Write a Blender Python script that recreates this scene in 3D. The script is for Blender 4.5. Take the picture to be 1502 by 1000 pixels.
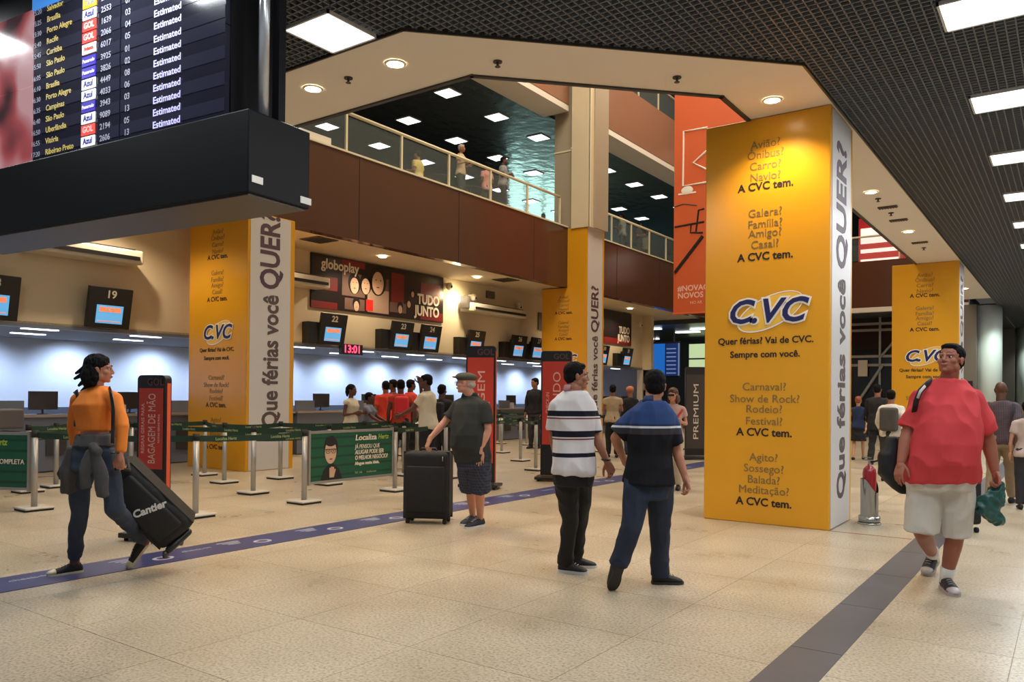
import bpy, math, random
from mathutils import Vector, Matrix, noise
random.seed(7)
C = bpy.context.scene.collection
for o in list(bpy.data.objects): bpy.data.objects.remove(o, do_unlink=True)
V = Vector
# ------------------------------------------------------------------ camera
YAW, PITCH, ROLL, F, CY, HC = -0.616611, 0.0080686, 0.00854076, 1163.0, 570.2, 1.47
f_ = V((math.sin(YAW)*math.cos(PITCH), math.cos(YAW)*math.cos(PITCH), math.sin(PITCH)))
r_ = V((math.cos(YAW), -math.sin(YAW), 0)); u_ = r_.cross(f_)
CR = math.cos(ROLL)*r_ + math.sin(ROLL)*u_
CU = -math.sin(ROLL)*r_ + math.cos(ROLL)*u_
CF = f_
cam_d = bpy.data.cameras.new('camera'); cam = bpy.data.objects.new('camera', cam_d); C.objects.link(cam)
M = Matrix((CR, CU, -CF)).transposed().to_4x4(); M.translation = V((0, 0, HC)); cam.matrix_world = M
cam_d.sensor_width = 36; cam_d.lens = F/1502*36; cam_d.shift_y = (CY-500)/1502
cam_d.clip_start = .05; cam_d.clip_end = 300
bpy.context.scene.camera = cam
CO = V((0, 0, HC))
def ray(px, py): return CR*((px-751)/F) - CU*((py-CY)/F) + CF
def at(px, py, d): return CO + ray(px, py)*d                      # point at real distance d along the view axis
def onz(px, py, z=0.):
    d = ray(px, py); return CO + d*((z-HC)/d.z)
def onx(px, py, x):
    d = ray(px, py); return CO + d*(x/d.x)
def ony(px, py, y):
    d = ray(px, py); return CO + d*(y/d.y)
# ------------------------------------------------------------------ world, exposure, lights
sc = bpy.context.scene
sc.view_settings.view_transform = 'Standard'; sc.view_settings.look = 'None'
sc.view_settings.gamma = 1; sc.view_settings.use_curve_mapping = False
sc.view_settings.exposure = 0.0
w = bpy.data.worlds.new('world'); sc.world = w; w.use_nodes = True
bg = w.node_tree.nodes['Background']; bg.inputs[0].default_value = (.80, .86, 1.0, 1); bg.inputs[1].default_value = .30
def area(name, loc, sx, sy, power, col, rot=(0, 0, 0)):
    l = bpy.data.lights.new(name, 'AREA'); l.shape = 'RECTANGLE'; l.size = sx; l.size_y = sy; l.energy = power; l.color = col
    o = bpy.data.objects.new(name, l); C.objects.link(o); o.location = loc; o.rotation_euler = rot; return o
def spot(name, loc, power, col, ang=120, blend=.8, rad=.06, rot=(0, 0, 0)):
    l = bpy.data.lights.new(name, 'SPOT'); l.energy = power; l.color = col; l.spot_size = math.radians(ang); l.spot_blend = blend
    l.shadow_soft_size = rad
    o = bpy.data.objects.new(name, l); C.objects.link(o); o.location = loc; o.rotation_euler = rot; return o
COOL = (.90, .96, 1.0); WARM = (1.0, .74, .45)
ZC = 4.74
PANELS_R = [(-.33, 7.65+2.47*k) for k in range(-2, 18)]
PANELS_R2 = [(2.6, 7.65+2.47*k) for k in range(-2, 8)]
PANELS_L = [(-5.5, 4.87), (-8.2, 2.4), (-5.5, 2.4), (-2.8, 2.4), (-11.0, 3.6)]
for i, (x, y) in enumerate(PANELS_R): 
    if i < 12: area('ceiling_lamp', (x, y, ZC-.03), 1.2, .6, 46, COOL)
for i, (x, y) in enumerate(PANELS_R2): area('ceiling_lamp', (x, y, ZC-.03), 1.2, .6, 46, COOL)  # unseen second lamp row, added for lighting
for x, y in PANELS_L: area('ceiling_lamp', (x, y, ZC-.03), .58, .58, 46, COOL)
DOWN = [(-2.71, 8.72, ZC), (-2.63, 13.5, ZC), (-2.65, 17.1, ZC), (-2.64, 26.8, ZC), (-5.48, 5.69, ZC), (-6.66, 5.66, ZC), (-7.9, 5.69, ZC), (-10.1, 5.69, ZC)]
for i, (x, y, z) in enumerate(DOWN): spot('down_lamp', (x, y, z-.04), 130 if i else 170, WARM, 125, .7, .05)
BAL = [(-14.0, 7.6, 4.88), (-14.0, 10.9, 4.88), (-14.0, 14.15, 4.88), (-14.1, 18.1, 4.88), (-14.1, 24.5, 4.88), (-14.1, 27.8, 4.88)]
for x, y, z in BAL: spot('down_lamp', (x, y, z-.05), 170, (1.0, .80, .55), 150, .6, .05)
for k in range(14): spot('wall_wash_lamp', (-17.7, 4.9+1.95*k, 2.57), 150, (.68, .81, 1.0), 145, .8, .1, (0, math.radians(20), 0))
area('atrium_area_light', (-8.6, 14.0, 15.2), 5, 9, 1300, (1.0, .86, .66))  # broad area lights under the atrium roof, no fitting modelled
area('atrium_area_light', (-8.6, 25.0, 15.2), 5, 9, 1000, (1.0, .86, .66))
# ------------------------------------------------------------------ materials
MATS = {}
def mat(name, col, rough=.6, metal=0., emit=0., spec=.5, noise_amt=0., nscale=8., bump=0., bscale=60., alpha=1., coat=0., trans=0., ecol=None):
    if name in MATS: return MATS[name]
    m = bpy.data.materials.new(name); m.use_nodes = True; nt = m.node_tree; b = nt.nodes['Principled BSDF']
    b.inputs['Base Color'].default_value = (*col, 1); b.inputs['Roughness'].default_value = rough; b.inputs['Metallic'].default_value = metal
    b.inputs['Specular IOR Level'].default_value = spec
    if coat: b.inputs['Coat Weight'].default_value = coat; b.inputs['Coat Roughness'].default_value = .12
    if trans: b.inputs['Transmission Weight'].default_value = trans
    if alpha < 1: b.inputs['Alpha'].default_value = alpha
    if emit:
        b.inputs['Emission Color'].default_value = (*(ecol or col), 1); b.inputs['Emission Strength'].default_value = emit
    tc = None
    if noise_amt or bump:
        tc = nt.nodes.new('ShaderNodeTexCoord')
    if noise_amt:
        n = nt.nodes.new('ShaderNodeTexNoise'); n.inputs['Scale'].default_value = nscale; n.inputs['Detail'].default_value = 5
        nt.links.new(tc.outputs['Object'], n.inputs['Vector'])
        mx = nt.nodes.new('ShaderNodeMix'); mx.data_type = 'RGBA'
        mx.inputs[6].default_value = (*[c*(1-noise_amt) for c in col], 1); mx.inputs[7].default_value = (*[min(1, c*(1+noise_amt)) for c in col], 1)
        nt.links.new(n.outputs['Fac'], mx.inputs[0]); nt.links.new(mx.outputs[2], b.inputs['Base Color'])
    if bump:
        n2 = nt.nodes.new('ShaderNodeTexNoise'); n2.inputs['Scale'].default_value = bscale; n2.inputs['Detail'].default_value = 3
        nt.links.new(tc.outputs['Object'], n2.inputs['Vector'])
        bp = nt.nodes.new('ShaderNodeBump'); bp.inputs['Strength'].default_value = bump; bp.inputs['Distance'].default_value = .01
        nt.links.new(n2.outputs['Fac'], bp.inputs['Height']); nt.links.new(bp.outputs['Normal'], b.inputs['Normal'])
    MATS[name] = m; return m
def zband(name, base, bands, rough=.8, axis=2):
    """fabric or print with bands at real heights above the object's origin: bands = [(z0,z1,colour)]"""
    m = bpy.data.materials.new(name); m.use_nodes = True; nt = m.node_tree; b = nt.nodes['Principled BSDF']
    b.inputs['Roughness'].default_value = rough; b.inputs['Specular IOR Level'].default_value = .2
    tc = nt.nodes.new('ShaderNodeTexCoord'); sp = nt.nodes.new('ShaderNodeSeparateXYZ'); nt.links.new(tc.outputs['Object'], sp.inputs[0])
    prev = None
    for z0, z1, c in bands:
        a = nt.nodes.new('ShaderNodeMath'); a.operation = 'GREATER_THAN'; a.inputs[1].default_value = z0; nt.links.new(sp.outputs[axis], a.inputs[0])
        d = nt.nodes.new('ShaderNodeMath'); d.operation = 'LESS_THAN'; d.inputs[1].default_value = z1; nt.links.new(sp.outputs[axis], d.inputs[0])
        e = nt.nodes.new('ShaderNodeMath'); e.operation = 'MULTIPLY'; nt.links.new(a.outputs[0], e.inputs[0]); nt.links.new(d.outputs[0], e.inputs[1])
        mx = nt.nodes.new('ShaderNodeMix'); mx.data_type = 'RGBA'; nt.links.new(e.outputs[0], mx.inputs[0])
        if prev is None: mx.inputs[6].default_value = (*base, 1)
        else: nt.links.new(prev, mx.inputs[6])
        mx.inputs[7].default_value = (*c, 1); prev = mx.outputs[2]
    nt.links.new(prev, b.inputs['Base Color']); return m
def plaid(name, base, lines, scale=14):
    m = bpy.data.materials.new(name); m.use_nodes = True; nt = m.node_tree; b = nt.nodes['Principled BSDF']; b.inputs['Roughness'].default_value = .85
    tc = nt.nodes.new('ShaderNodeTexCoord'); prev = None
    for ax in ('X', 'Z'):
        wv = nt.nodes.new('ShaderNodeTexWave'); wv.bands_direction = ax; wv.inputs['Scale'].default_value = scale/6.28; wv.inputs['Distortion'].default_value = .3
        nt.links.new(tc.outputs['Object'], wv.inputs['Vector'])
        g = nt.nodes.new('ShaderNodeMath'); g.operation = 'GREATER_THAN'; g.inputs[1].default_value = .72; nt.links.new(wv.outputs['Fac'], g.inputs[0])
        h = nt.nodes.new('ShaderNodeMath'); h.operation = 'MULTIPLY'; h.inputs[1].default_value = .6; nt.links.new(g.outputs[0], h.inputs[0])
        mx = nt.nodes.new('ShaderNodeMix'); mx.data_type = 'RGBA'; nt.links.new(h.outputs[0], mx.inputs[0])
        if prev is None: mx.inputs[6].default_value = (*base, 1)
        else: nt.links.new(prev, mx.inputs[6])
        mx.inputs[7].default_value = (*lines, 1); prev = mx.outputs[2]
    nt.links.new(prev, b.inputs['Base Color']); return m
def srgb(r, g, b):
    return tuple(((c/255/12.92) if c/255 <= .04045 else ((c/255+.055)/1.055)**2.4) for c in (r, g, b))
# ------------------------------------------------------------------ mesh builder
class MB:
    def __init__(s): s.v = []; s.f = []; s.sm = False
    def add(s, vs, fs):
        n = len(s.v); s.v += [tuple(v) for v in vs]; s.f += [tuple(i+n for i in f) for f in fs]; return s
    def box(s, c, size, ax=None, bev=0.):
        c = V(c); hx, hy, hz = size[0]/2, size[1]/2, size[2]/2
        X, Y, Z = ax if ax else (V((1, 0, 0)), V((0, 1, 0)), V((0, 0, 1)))
        if not bev:
            vs = [c+X*a*hx+Y*b*hy+Z*d*hz for a in (-1, 1) for b in (-1, 1) for d in (-1, 1)]
            fs = [(0, 1, 3, 2), (4, 6, 7, 5), (0, 4, 5, 1), (2, 3, 7, 6), (0, 2, 6, 4), (1, 5, 7, 3)]
            return s.add(vs, fs)
        import bmesh
        bm = bmesh.new(); bmesh.ops.create_cube(bm, size=1)
        for v in bm.verts: v.co = V((v.co.x*size[0], v.co.y*size[1], v.co.z*size[2]))
        bmesh.ops.bevel(bm, geom=list(bm.edges), offset=bev, segments=3, profile=.5, affect='EDGES', clamp_overlap=True)
        bm.verts.index_update()
        vs = [c+X*v.co.x+Y*v.co.y+Z*v.co.z for v in bm.verts]; fs = [tuple(v.index for v in f.verts) for f in bm.faces]; bm.free()
        return s.add(vs, fs)
    def span(s, a, b): # axis aligned from corner a to corner b
        a = V(a); b = V(b); return s.box((a+b)/2, [abs(b[i]-a[i]) for i in range(3)])
    def tube(s, pts, r, n=10, cap=True):
        pts = [V(p) for p in pts]; rs = r if isinstance(r, (list, tuple)) else [r]*len(pts); vs = []; ref = None
        for i, p in enumerate(pts):
            d = (pts[min(i+1, len(pts)-1)]-pts[max(i-1, 0)]).normalized()
            if ref is None: ref = V((0, 0, 1)) if abs(d.z) < .9 else V((1, 0, 0))
            a = d.cross(ref).normalized(); b = a.cross(d).normalized(); ref = b
            for k in range(n):
                t = 2*math.pi*k/n; vs.append(p+a*math.cos(t)*rs[i]+b*math.sin(t)*rs[i])
        fs = [(i*n+k, i*n+(k+1) % n, (i+1)*n+(k+1) % n, (i+1)*n+k) for i in range(len(pts)-1) for k in range(n)]
        if cap: fs += [tuple(range(n))[::-1], tuple((len(pts)-1)*n+k for k in range(n))]
        return s.add(vs, fs)
    def cyl(s, c, r, h, n=20, r2=None): # c = centre of base, up z
        c = V(c); return s.tube([c, c+V((0, 0, h))], [r, r if r2 is None else r2], n)
    def rings(s, rs, n=18, e=2.0): # rs: (centre, U, W) loft of superellipses
        vs = []
        for c, U, W in rs:
            for k in range(n):
                t = 2*math.pi*k/n; ct, st = math.cos(t), math.sin(t)
                vs.append(V(c)+V(U)*math.copysign(abs(ct)**(2/e), ct)+V(W)*math.copysign(abs(st)**(2/e), st))
        L = len(rs)
        fs = [(i*n+k, i*n+(k+1) % n, (i+1)*n+(k+1) % n, (i+1)*n+k) for i in range(L-1) for k in range(n)]
        fs += [tuple(range(n))[::-1], tuple((L-1)*n+k for k in range(n))]
        return s.add(vs, fs)
    def cap(s, p0, r0, p1, r1, n=12, sq=None): # tapered capsule; sq=(axis,factor)
        p0 = V(p0); p1 = V(p1); d = (p1-p0); L = d.length; d = d.normalized() if L > 1e-6 else V((0, 0, 1))
        ref = V((0, 0, 1)) if abs(d.z) < .9 else V((0, 1, 0)); a = d.cross(ref).normalized(); b = a.cross(d)
        rs = []
        for t in (-80, -55, -28): q = math.radians(t); rs.append((p0+d*r0*math.sin(q), r0*math.cos(q)))
        rs += [(p0, r0), (p0.lerp(p1, .33), r0+(r1-r0)*.33), (p0.lerp(p1, .66), r0+(r1-r0)*.66), (p1, r1)]
        for t in (28, 55, 80): q = math.radians(t); rs.append((p1+d*r1*math.sin(q), r1*math.cos(q)))
        return s.rings([(c, a*r, b*r) for c, r in rs], n)
    def ell(s, c, r, ax=None, n=16):
        X, Y, Z = ax if ax else (V((1, 0, 0)), V((0, 1, 0)), V((0, 0, 1))); rs = []
        for i in range(1, 10):
            q = math.radians(-90+18*i); rs.append((V(c)+Z*r[2]*math.sin(q), X*r[0]*math.cos(q), Y*r[1]*math.cos(q)))
        return s.rings(rs, n)
    def grid(s, rows): # rows of points
        n = len(rows[0]); vs = [p for r in rows for p in r]
        fs = [(i*n+k, i*n+k+1, (i+1)*n+k+1, (i+1)*n+k) for i in range(len(rows)-1) for k in range(n-1)]
        return s.add(vs, fs)
    def prism(s, poly, z0, z1):
        n = len(poly); vs = [(x, y, z0) for x, y in poly]+[(x, y, z1) for x, y in poly]
        fs = [tuple(range(n))[::-1], tuple(range(n, 2*n))]+[(i, (i+1) % n, n+(i+1) % n, n+i) for i in range(n)]
        return s.add(vs, fs)
    def mesh(s, name, m=None, smooth=False, off=None):
        me = bpy.data.meshes.new(name); vs = s.v if off is None else [(x-off[0], y-off[1], z-off[2]) for x, y, z in s.v]
        me.from_pydata(vs, [], s.f); me.update()
        if m:
            me.materials.append(m)
        if smooth: me.polygons.foreach_set('use_smooth', [True]*len(me.polygons))
        return me
    def build(s, name, m, parent=None, smooth=False, **kw):
        off = parent.matrix_world.translation if parent is not None else None
        if parent is not None: off = origin(parent)
        me = s.mesh(name, m, smooth, off); o = bpy.data.objects.new(name, me); C.objects.link(o)
        if parent is not None: o.parent = parent
        for k, v in kw.items(): o[k] = v
        return o
ORG = {}
def origin(o):
    p = V((0, 0, 0))
    while o is not None: p = p+V(o.location); o = o.parent
    return p
def thing(name, label, cat, loc=(0, 0, 0), group=None):
    o = bpy.data.objects.new(name, None); C.objects.link(o); o.location = loc; o.empty_display_size = .1
    o['label'] = label; o['category'] = cat
    if group: o['group'] = group
    return o
def tag(o, label, cat, group=None):
    o['label'] = label; o['category'] = cat
    if group: o['group'] = group
    return o
def struct(name, mb, m, parent=None, smooth=False):
    o = mb.build(name, m, parent, smooth)
    if parent is None: o['kind'] = 'structure'
    return o
def dup(root, loc, label=None, group=None):
    c = root.copy(); C.objects.link(c); c.location = loc
    if label: c['label'] = label
    if group: c['group'] = group
    for ch in root.children:
        d = ch.copy(); C.objects.link(d); d.parent = c
        for g in ch.children:
            e = g.copy(); C.objects.link(e); e.parent = d
    return c
def text(body, pos, right, up, size, m, parent, name='lettering', bold=0., align='CENTER', shear=0., xs=1., ext=.002, spacing=1., fit=0.):
    cu = bpy.data.curves.new('t', 'FONT'); cu.body = body; cu.size = size; cu.align_x = align; cu.align_y = 'CENTER'
    cu.offset = bold; cu.extrude = ext; cu.shear = shear; cu.space_character = spacing; cu.resolution_u = 3
    ob = bpy.data.objects.new('t', cu); C.objects.link(ob)
    me = bpy.data.meshes.new_from_object(ob.evaluated_get(bpy.context.evaluated_depsgraph_get()) if False else ob)
    bpy.data.objects.remove(ob, do_unlink=True); bpy.data.curves.remove(cu)
    ys = [v.co.y for v in me.vertices]; xx = [v.co.x for v in me.vertices]
    if bold and (max(ys)-min(ys) > 1.7*size or max(xx)-min(xx) > len(body)*size*1.2): return text(body, pos, right, up, size, m, parent, name, 0., align, shear, xs, ext, spacing, fit)
    if fit: xs = fit/(max(xx)-min(xx))
    R = V(right).normalized(); U = V(up).normalized(); N = R.cross(U); p = V(pos)-(origin(parent) if parent is not None else V((0, 0, 0)))
    for v in me.vertices: v.co = p+R*v.co.x*xs+U*v.co.y+N*v.co.z
    me.materials.clear(); me.materials.append(m); me.name = name
    o = bpy.data.objects.new(name, me); C.objects.link(o)
    if parent is not None: o.parent = parent
    return o
def remesh(mb, voxel, smooth=4, disp=0., dscale=6., stretch=(1, 1, 1), dec=0.):
    me = mb.mesh('tmp'); ob = bpy.data.objects.new('tmp', me); C.objects.link(ob)
    md = ob.modifiers.new('r', 'REMESH'); md.mode = 'VOXEL'; md.voxel_size = voxel
    if smooth: ms = ob.modifiers.new('s', 'SMOOTH'); ms.iterations = smooth; ms.factor = .5
    if dec: mdd = ob.modifiers.new('d', 'DECIMATE'); mdd.ratio = dec
    dg = bpy.context.evaluated_depsgraph_get(); dg.update()
    me2 = bpy.data.meshes.new_from_object(ob.evaluated_get(dg))
    bpy.data.objects.remove(ob, do_unlink=True); bpy.data.meshes.remove(me)
    out = MB()
    if disp:
        nr = [v.normal.copy() for v in me2.vertices]
        for i, v in enumerate(me2.vertices):
            q = V((v.co.x*stretch[0], v.co.y*stretch[1], v.co.z*stretch[2]))*dscale
            a = noise.noise(q); a = 1-2*abs(a)*1.6
            v.co = v.co+nr[i]*disp*a
    out.v = [tuple(v.co) for v in me2.vertices]; out.f = [tuple(p.vertices) for p in me2.polygons]
    bpy.data.meshes.remove(me2); return out
# ================================================================== SETTING
def tile_mat():
    m = bpy.data.materials.new('granite_tile'); m.use_nodes = True; nt = m.node_tree; b = nt.nodes['Principled BSDF']
    geo = nt.nodes.new('ShaderNodeNewGeometry'); oi = nt.nodes.new('ShaderNodeObjectInfo')
    n1 = nt.nodes.new('ShaderNodeTexNoise'); n1.inputs['Scale'].default_value = 1.3; n1.inputs['Detail'].default_value = 4
    n2 = nt.nodes.new('ShaderNodeTexNoise'); n2.inputs['Scale'].default_value = 55; n2.inputs['Detail'].default_value = 4
    n3 = nt.nodes.new('ShaderNodeTexVoronoi'); n3.inputs['Scale'].default_value = 26
    for n in (n1, n2, n3): nt.links.new(geo.outputs['Position'], n.inputs['Vector'])
    r1 = nt.nodes.new('ShaderNodeValToRGB'); r1.color_ramp.elements[0].position = .3; r1.color_ramp.elements[1].position = .7
    r1.color_ramp.elements[0].color = (*srgb(186, 170, 144), 1); r1.color_ramp.elements[1].color = (*srgb(207, 192, 167), 1)
    nt.links.new(n1.outputs['Fac'], r1.inputs[0])
    r2 = nt.nodes.new('ShaderNodeValToRGB'); r2.color_ramp.elements[0].position = .3; r2.color_ramp.elements[1].position = .56
    r2.color_ramp.elements[0].color = (.48, .47, .45, 1); r2.color_ramp.elements[1].color = (1, 1, 1, 1); nt.links.new(n2.outputs['Fac'], r2.inputs[0])
    r3 = nt.nodes.new('ShaderNodeValToRGB'); r3.color_ramp.elements[0].position = .05; r3.color_ramp.elements[1].position = .16
    r3.color_ramp.elements[0].color = (.62, .6, .58, 1); r3.color_ramp.elements[1].color = (1, 1, 1, 1); nt.links.new(n3.outputs['Distance'], r3.inputs[0])
    def mul(a, c):
        x = nt.nodes.new('ShaderNodeMix'); x.data_type = 'RGBA'; x.blend_type = 'MULTIPLY'; x.inputs[0].default_value = 1
        nt.links.new(a, x.inputs[6]); nt.links.new(c, x.inputs[7]); return x.outputs[2]
    a = mul(r1.outputs[0], r2.outputs[0]); a = mul(a, r3.outputs[0])
    mr = nt.nodes.new('ShaderNodeMapRange'); mr.inputs[3].default_value = .93; mr.inputs[4].default_value = 1.04; nt.links.new(oi.outputs['Random'], mr.inputs[0])
    a = mul(a, mr.outputs[0]); nt.links.new(a, b.inputs['Base Color'])
    b.inputs['Roughness'].default_value = .26; b.inputs['Specular IOR Level'].default_value = .45
    mr2 = nt.nodes.new('ShaderNodeMapRange'); mr2.inputs[3].default_value = .2; mr2.inputs[4].default_value = .42; nt.links.new(n1.outputs['Fac'], mr2.inputs[0])
    nt.links.new(mr2.outputs[0], b.inputs['Roughness']); return m
TILE = tile_mat()
JOINT = mat('floor_joint', srgb(164, 152, 130), .7)
WHITE = mat('white_paint', srgb(228, 220, 208), .7)
GRIDM = mat('ceiling_grid_metal', srgb(108, 114, 122), .5)
DARK = mat('dark_plenum', srgb(28, 28, 30), .9)
FASC = mat('brown_gloss_panel', srgb(88, 58, 44), .16, spec=.5, noise_amt=.08, nscale=.8)
WALL = mat('cream_wall', srgb(206, 190, 160), .75)
TRIMD = mat('dark_trim', srgb(60, 56, 54), .5)
STEEL = mat('brushed_steel', srgb(170, 166, 160), .4, .55)
STEELD = mat('dark_steel', srgb(80, 78, 76), .4, .8)
RAILW = mat('white_rail_paint', srgb(226, 216, 186), .4)
GLASS = mat('balustrade_glass', (.35, .42, .42), .03, alpha=.10, spec=.5)
LAMP = mat('lamp_diffuser', (1, 1, 1), .5, emit=3.2, ecol=(.93, .97, 1.0))
LAMPW = mat('warm_lamp_glass', (1, .9, .7), .5, emit=14, ecol=(1, .84, .60))
BLACK = mat('black_plastic', srgb(24, 23, 25), .35)
BLACKM = mat('matt_black_panel', srgb(16, 16, 18), .55)
# floor slab and granite tiles
floor = MB().span((-30, -6, -.12), (8, 75, -.004)); floor = struct('floor', floor, JOINT)
TX, TY = .96, .96; X0 = -2.2-.96*14; Y0 = 9.2-.96*10
tiles = []
g = .004
tb = MB().box((0, 0, -.004), (TX-g, TY-g, .008)); tme = tb.mesh('tile', TILE)
for i in range(0, 21):
    for j in range(0, 60):
        x = X0+(i+.5)*TX; y = Y0+(j+.5)*TY; c = V((x, y, 0))-CO; dz = c.dot(CF)
        if dz < .8: continue
        px = 751+F*c.dot(CR)/dz; py = CY-F*c.dot(CU)/dz
        if -260 < px < 1760 and py < 1300: tiles.append((dz, x, y))
tiles.sort(); rest = MB()
for k, (d, x, y) in enumerate(tiles):
    if k < 300:
        o = bpy.data.objects.new('tile', tme); C.objects.link(o); o.location = (x, y, 0); o.parent = floor
    else: rest.box((x, y, -.004), (TX-g, TY-g, .008))
o = rest.build('tile_field', TILE, floor); o['kind'] = 'stuff'
# grey stone strip in the floor
GREY = mat('grey_stone_strip', srgb(84, 84, 88), .4, noise_amt=.12, nscale=6)
gs = MB()
for k in range(48): gs.box((-1.22, .6+1.2*k, .001), (.29, 1.194, .004))
struct('trim_1', gs, GREY)
struct('trim_12', MB().span((-2.2, 9.19, .0005), (-1.38, 9.21, .0025)).span((-1.7, 10.15, .0005), (-1.38, 10.165, .0025)), mat('floor_red_joint', srgb(140, 92, 74), .5))
# blue printed floor strip
BLUE = mat('blue_floor_vinyl', srgb(62, 66, 112), .35, noise_amt=.08, nscale=5)
BLW = mat('floor_print_white', srgb(176, 178, 192), .5)
fs = MB().span((-6.87, -1.5, .001), (-6.36, 44, .005)).build('floor_sticker', BLUE)
tag(fs, 'long blue printed vinyl strip running across the stone floor', 'floor sticker')
for k, y in enumerate([2.0, 3.95, 5.0, 5.95, 6.9, 8.6, 9.6, 11.3, 12.2, 14.0, 15.6]):
    pr = MB()
    for q in range(14):
        a = 2*math.pi*q/14; b = 2*math.pi*(q+1)/14; c = V((-6.56, y, .0055))
        pr.add([c+V((math.cos(t)*r*.8, math.sin(t)*r, 0)) for t, r in ((a, .06), (b, .06), (b, .095), (a, .095))], [(0, 1, 2, 3)])
    pr.build('printed_ring', BLW, fs)
    for q in range(3): MB().box((-6.76+.055*q, y-.26, .0055), (.022, .24-.05*q, .001)).build('printed_bar', BLW, fs)
for y in (2.9, 4.35, 7.9, 10.4, 13.1): text('check-in', (-6.68, y, .0055), (0, 1, 0), (-1, 0, 0), .09, BLW, fs, ext=.0005)
# ---------------------------------------------------------------- suspended ceiling of the concourse: open metal cell grid
XE = 4.6
ceil = struct('ceiling', MB().prism([(-22, -5), (XE, -5), (XE, 75), (-2.2, 75), (-2.2, 7.95), (-4.92, 5.22), (-22, 5.22)], 5.15, 5.25), DARK)
GR = MB(); cell = .0785; zb = ZC+.005; hgt = .045; th = .011
x = -14.0
n = int((XE+14.0)/cell)
holes = [(cx, cy, .62, .32) for cx, cy in PANELS_R+PANELS_R2]+[(cx, cy, .31, .31) for cx, cy in PANELS_L]
def seg_x(x, y0, y1):
    cuts = sorted([(cy-b, cy+b) for cx, cy, a, b in holes if abs(x-cx) < a]); y = y0
    for a, b in cuts:
        if b < y or a > y1: continue
        if a > y: GR.span((x-th/2, y, zb), (x+th/2, a, zb+hgt))
        y = b
    if y < y1: GR.span((x-th/2, y, zb), (x+th/2, y1, zb+hgt))
def seg_y(y, x0, x1):
    cuts = sorted([(cx-a, cx+a) for cx, cy, a, b in holes if abs(y-cy) < b]); x = x0
    for a, b in cuts:
        if b < x or a > x1: continue
        if a > x: GR.span((x, y-th/2, zb), (a, y+th/2, zb+hgt))
        x = b
    if x < x1: GR.span((x, y-th/2, zb), (x1, y+th/2, zb+hgt))
for i in range(n):
    x = -14.0+i*cell
    y1 = 5.24 if x < -4.92 else (5.24+(x+4.92) if x < -2.2 else 62)
    seg_x(x, 1.0, y1)
for j in range(int(60/cell)):
    y = 1.0+j*cell
    if y > 40 and j % 2: continue
    x0 = -14.0 if y < 5.22 else (y-5.22-4.92 if y < 7.95 else -2.19)
    seg_y(y, x0, XE)
o = GR.build('ceiling_grid', GRIDM, ceil); o['kind'] = 'stuff'
# white soffit ring round the atrium opening
so = MB()
outer = [(-22, 5.2), (-4.91, 5.2), (-2.18, 7.95), (-2.18, 29.8)]
inner = [(-22, 6.32), (-5.02, 6.32), (-3.11, 8.3), (-3.11, 29.8)]
SOFZ = ZC
for i in range(3):
    so.prism([outer[i], outer[i+1], inner[i+1], inner[i]][::-1], SOFZ, SOFZ+.45)
so = struct('trim_2', so, WHITE)
e = MB()
for i in range(3):
    for L, w_ in ((inner, .05), (outer, .02)):
        a = V((*L[i], 0)); b = V((*L[i+1], 0)); d = (b-a).normalized(); nn = V((-d.y, d.x, 0)) if L is inner else V((d.y, -d.x, 0))
        c = (a+b)/2+nn*w_/2; e.box((c.x, c.y, SOFZ+.20), ((b-a).length+.03, w_, .44), (d, V((-d.y, d.x, 0)), V((0, 0, 1))))
struct('trim_3', e, TRIMD, so)
s2 = MB().span((-3.4, 36.5, ZC), (-2.18, 58, ZC+.4)); struct('trim_4', s2, WHITE)
# atrium: floor slabs, fascias, upper storeys
lv = MB().span((-26, 5.2, 4.9), (-13.24, 50, 5.2)); lv = struct('ceiling_2', lv, WALL)          # ceiling over the counters
fa = struct('wall_balcony', MB().span((-13.25, 5.25, 4.88), (-13.0, 21.3, 6.75)).span((-13.25, 22.5, 4.88), (-13.0, 32.8, 6.75)), FASC)
seam = MB()
for y in (8.9, 12.4, 15.9, 19.4, 24.6, 28.1): seam.span((-12.998, y-.006, 4.89), (-12.990, y+.006, 6.74))
struct('trim_5', seam, TRIMD, fa)
struct('trim_6', MB().span((-13.27, 5.25, 6.75), (-12.97, 21.3, 6.79)).span((-13.27, 22.5, 6.75), (-12.97, 32.8, 6.79)), RAILW, fa)
struct('floor_2', MB().span((-26, 5.2, 6.5), (-13.25, 50, 6.74)), mat('upper_floor', srgb(120, 110, 100), .4))
def teal():
    m = bpy.data.materials.new('glossy_ceiling_panels'); m.use_nodes = True; nt = m.node_tree; b = nt.nodes['Principled BSDF']
    b.inputs['Base Color'].default_value = (*srgb(70, 80, 86), 1); b.inputs['Roughness'].default_value = .16; b.inputs['Specular IOR Level'].default_value = 1.0
    geo = nt.nodes.new('ShaderNodeNewGeometry'); mp = nt.nodes.new('ShaderNodeMapping'); mp.inputs['Scale'].default_value = (1.1, .9, 1)
    n = nt.nodes.new('ShaderNodeTexNoise'); n.inputs['Scale'].default_value = 2.2; n.inputs['Detail'].default_value = 2
    nt.links.new(geo.outputs['Position'], mp.inputs['Vector']); nt.links.new(mp.outputs[0], n.inputs['Vector'])
    bp = nt.nodes.new('ShaderNodeBump'); bp.inputs['Strength'].default_value = .35; bp.inputs['Distance'].default_value = .06
    nt.links.new(n.outputs['Fac'], bp.inputs['Height']); nt.links.new(bp.outputs['Normal'], b.inputs['Normal']); return m
c3 = struct('ceiling_3', MB().span((-30, 2.5, 10.5), (-13.9, 60, 10.6)), teal())
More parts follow.
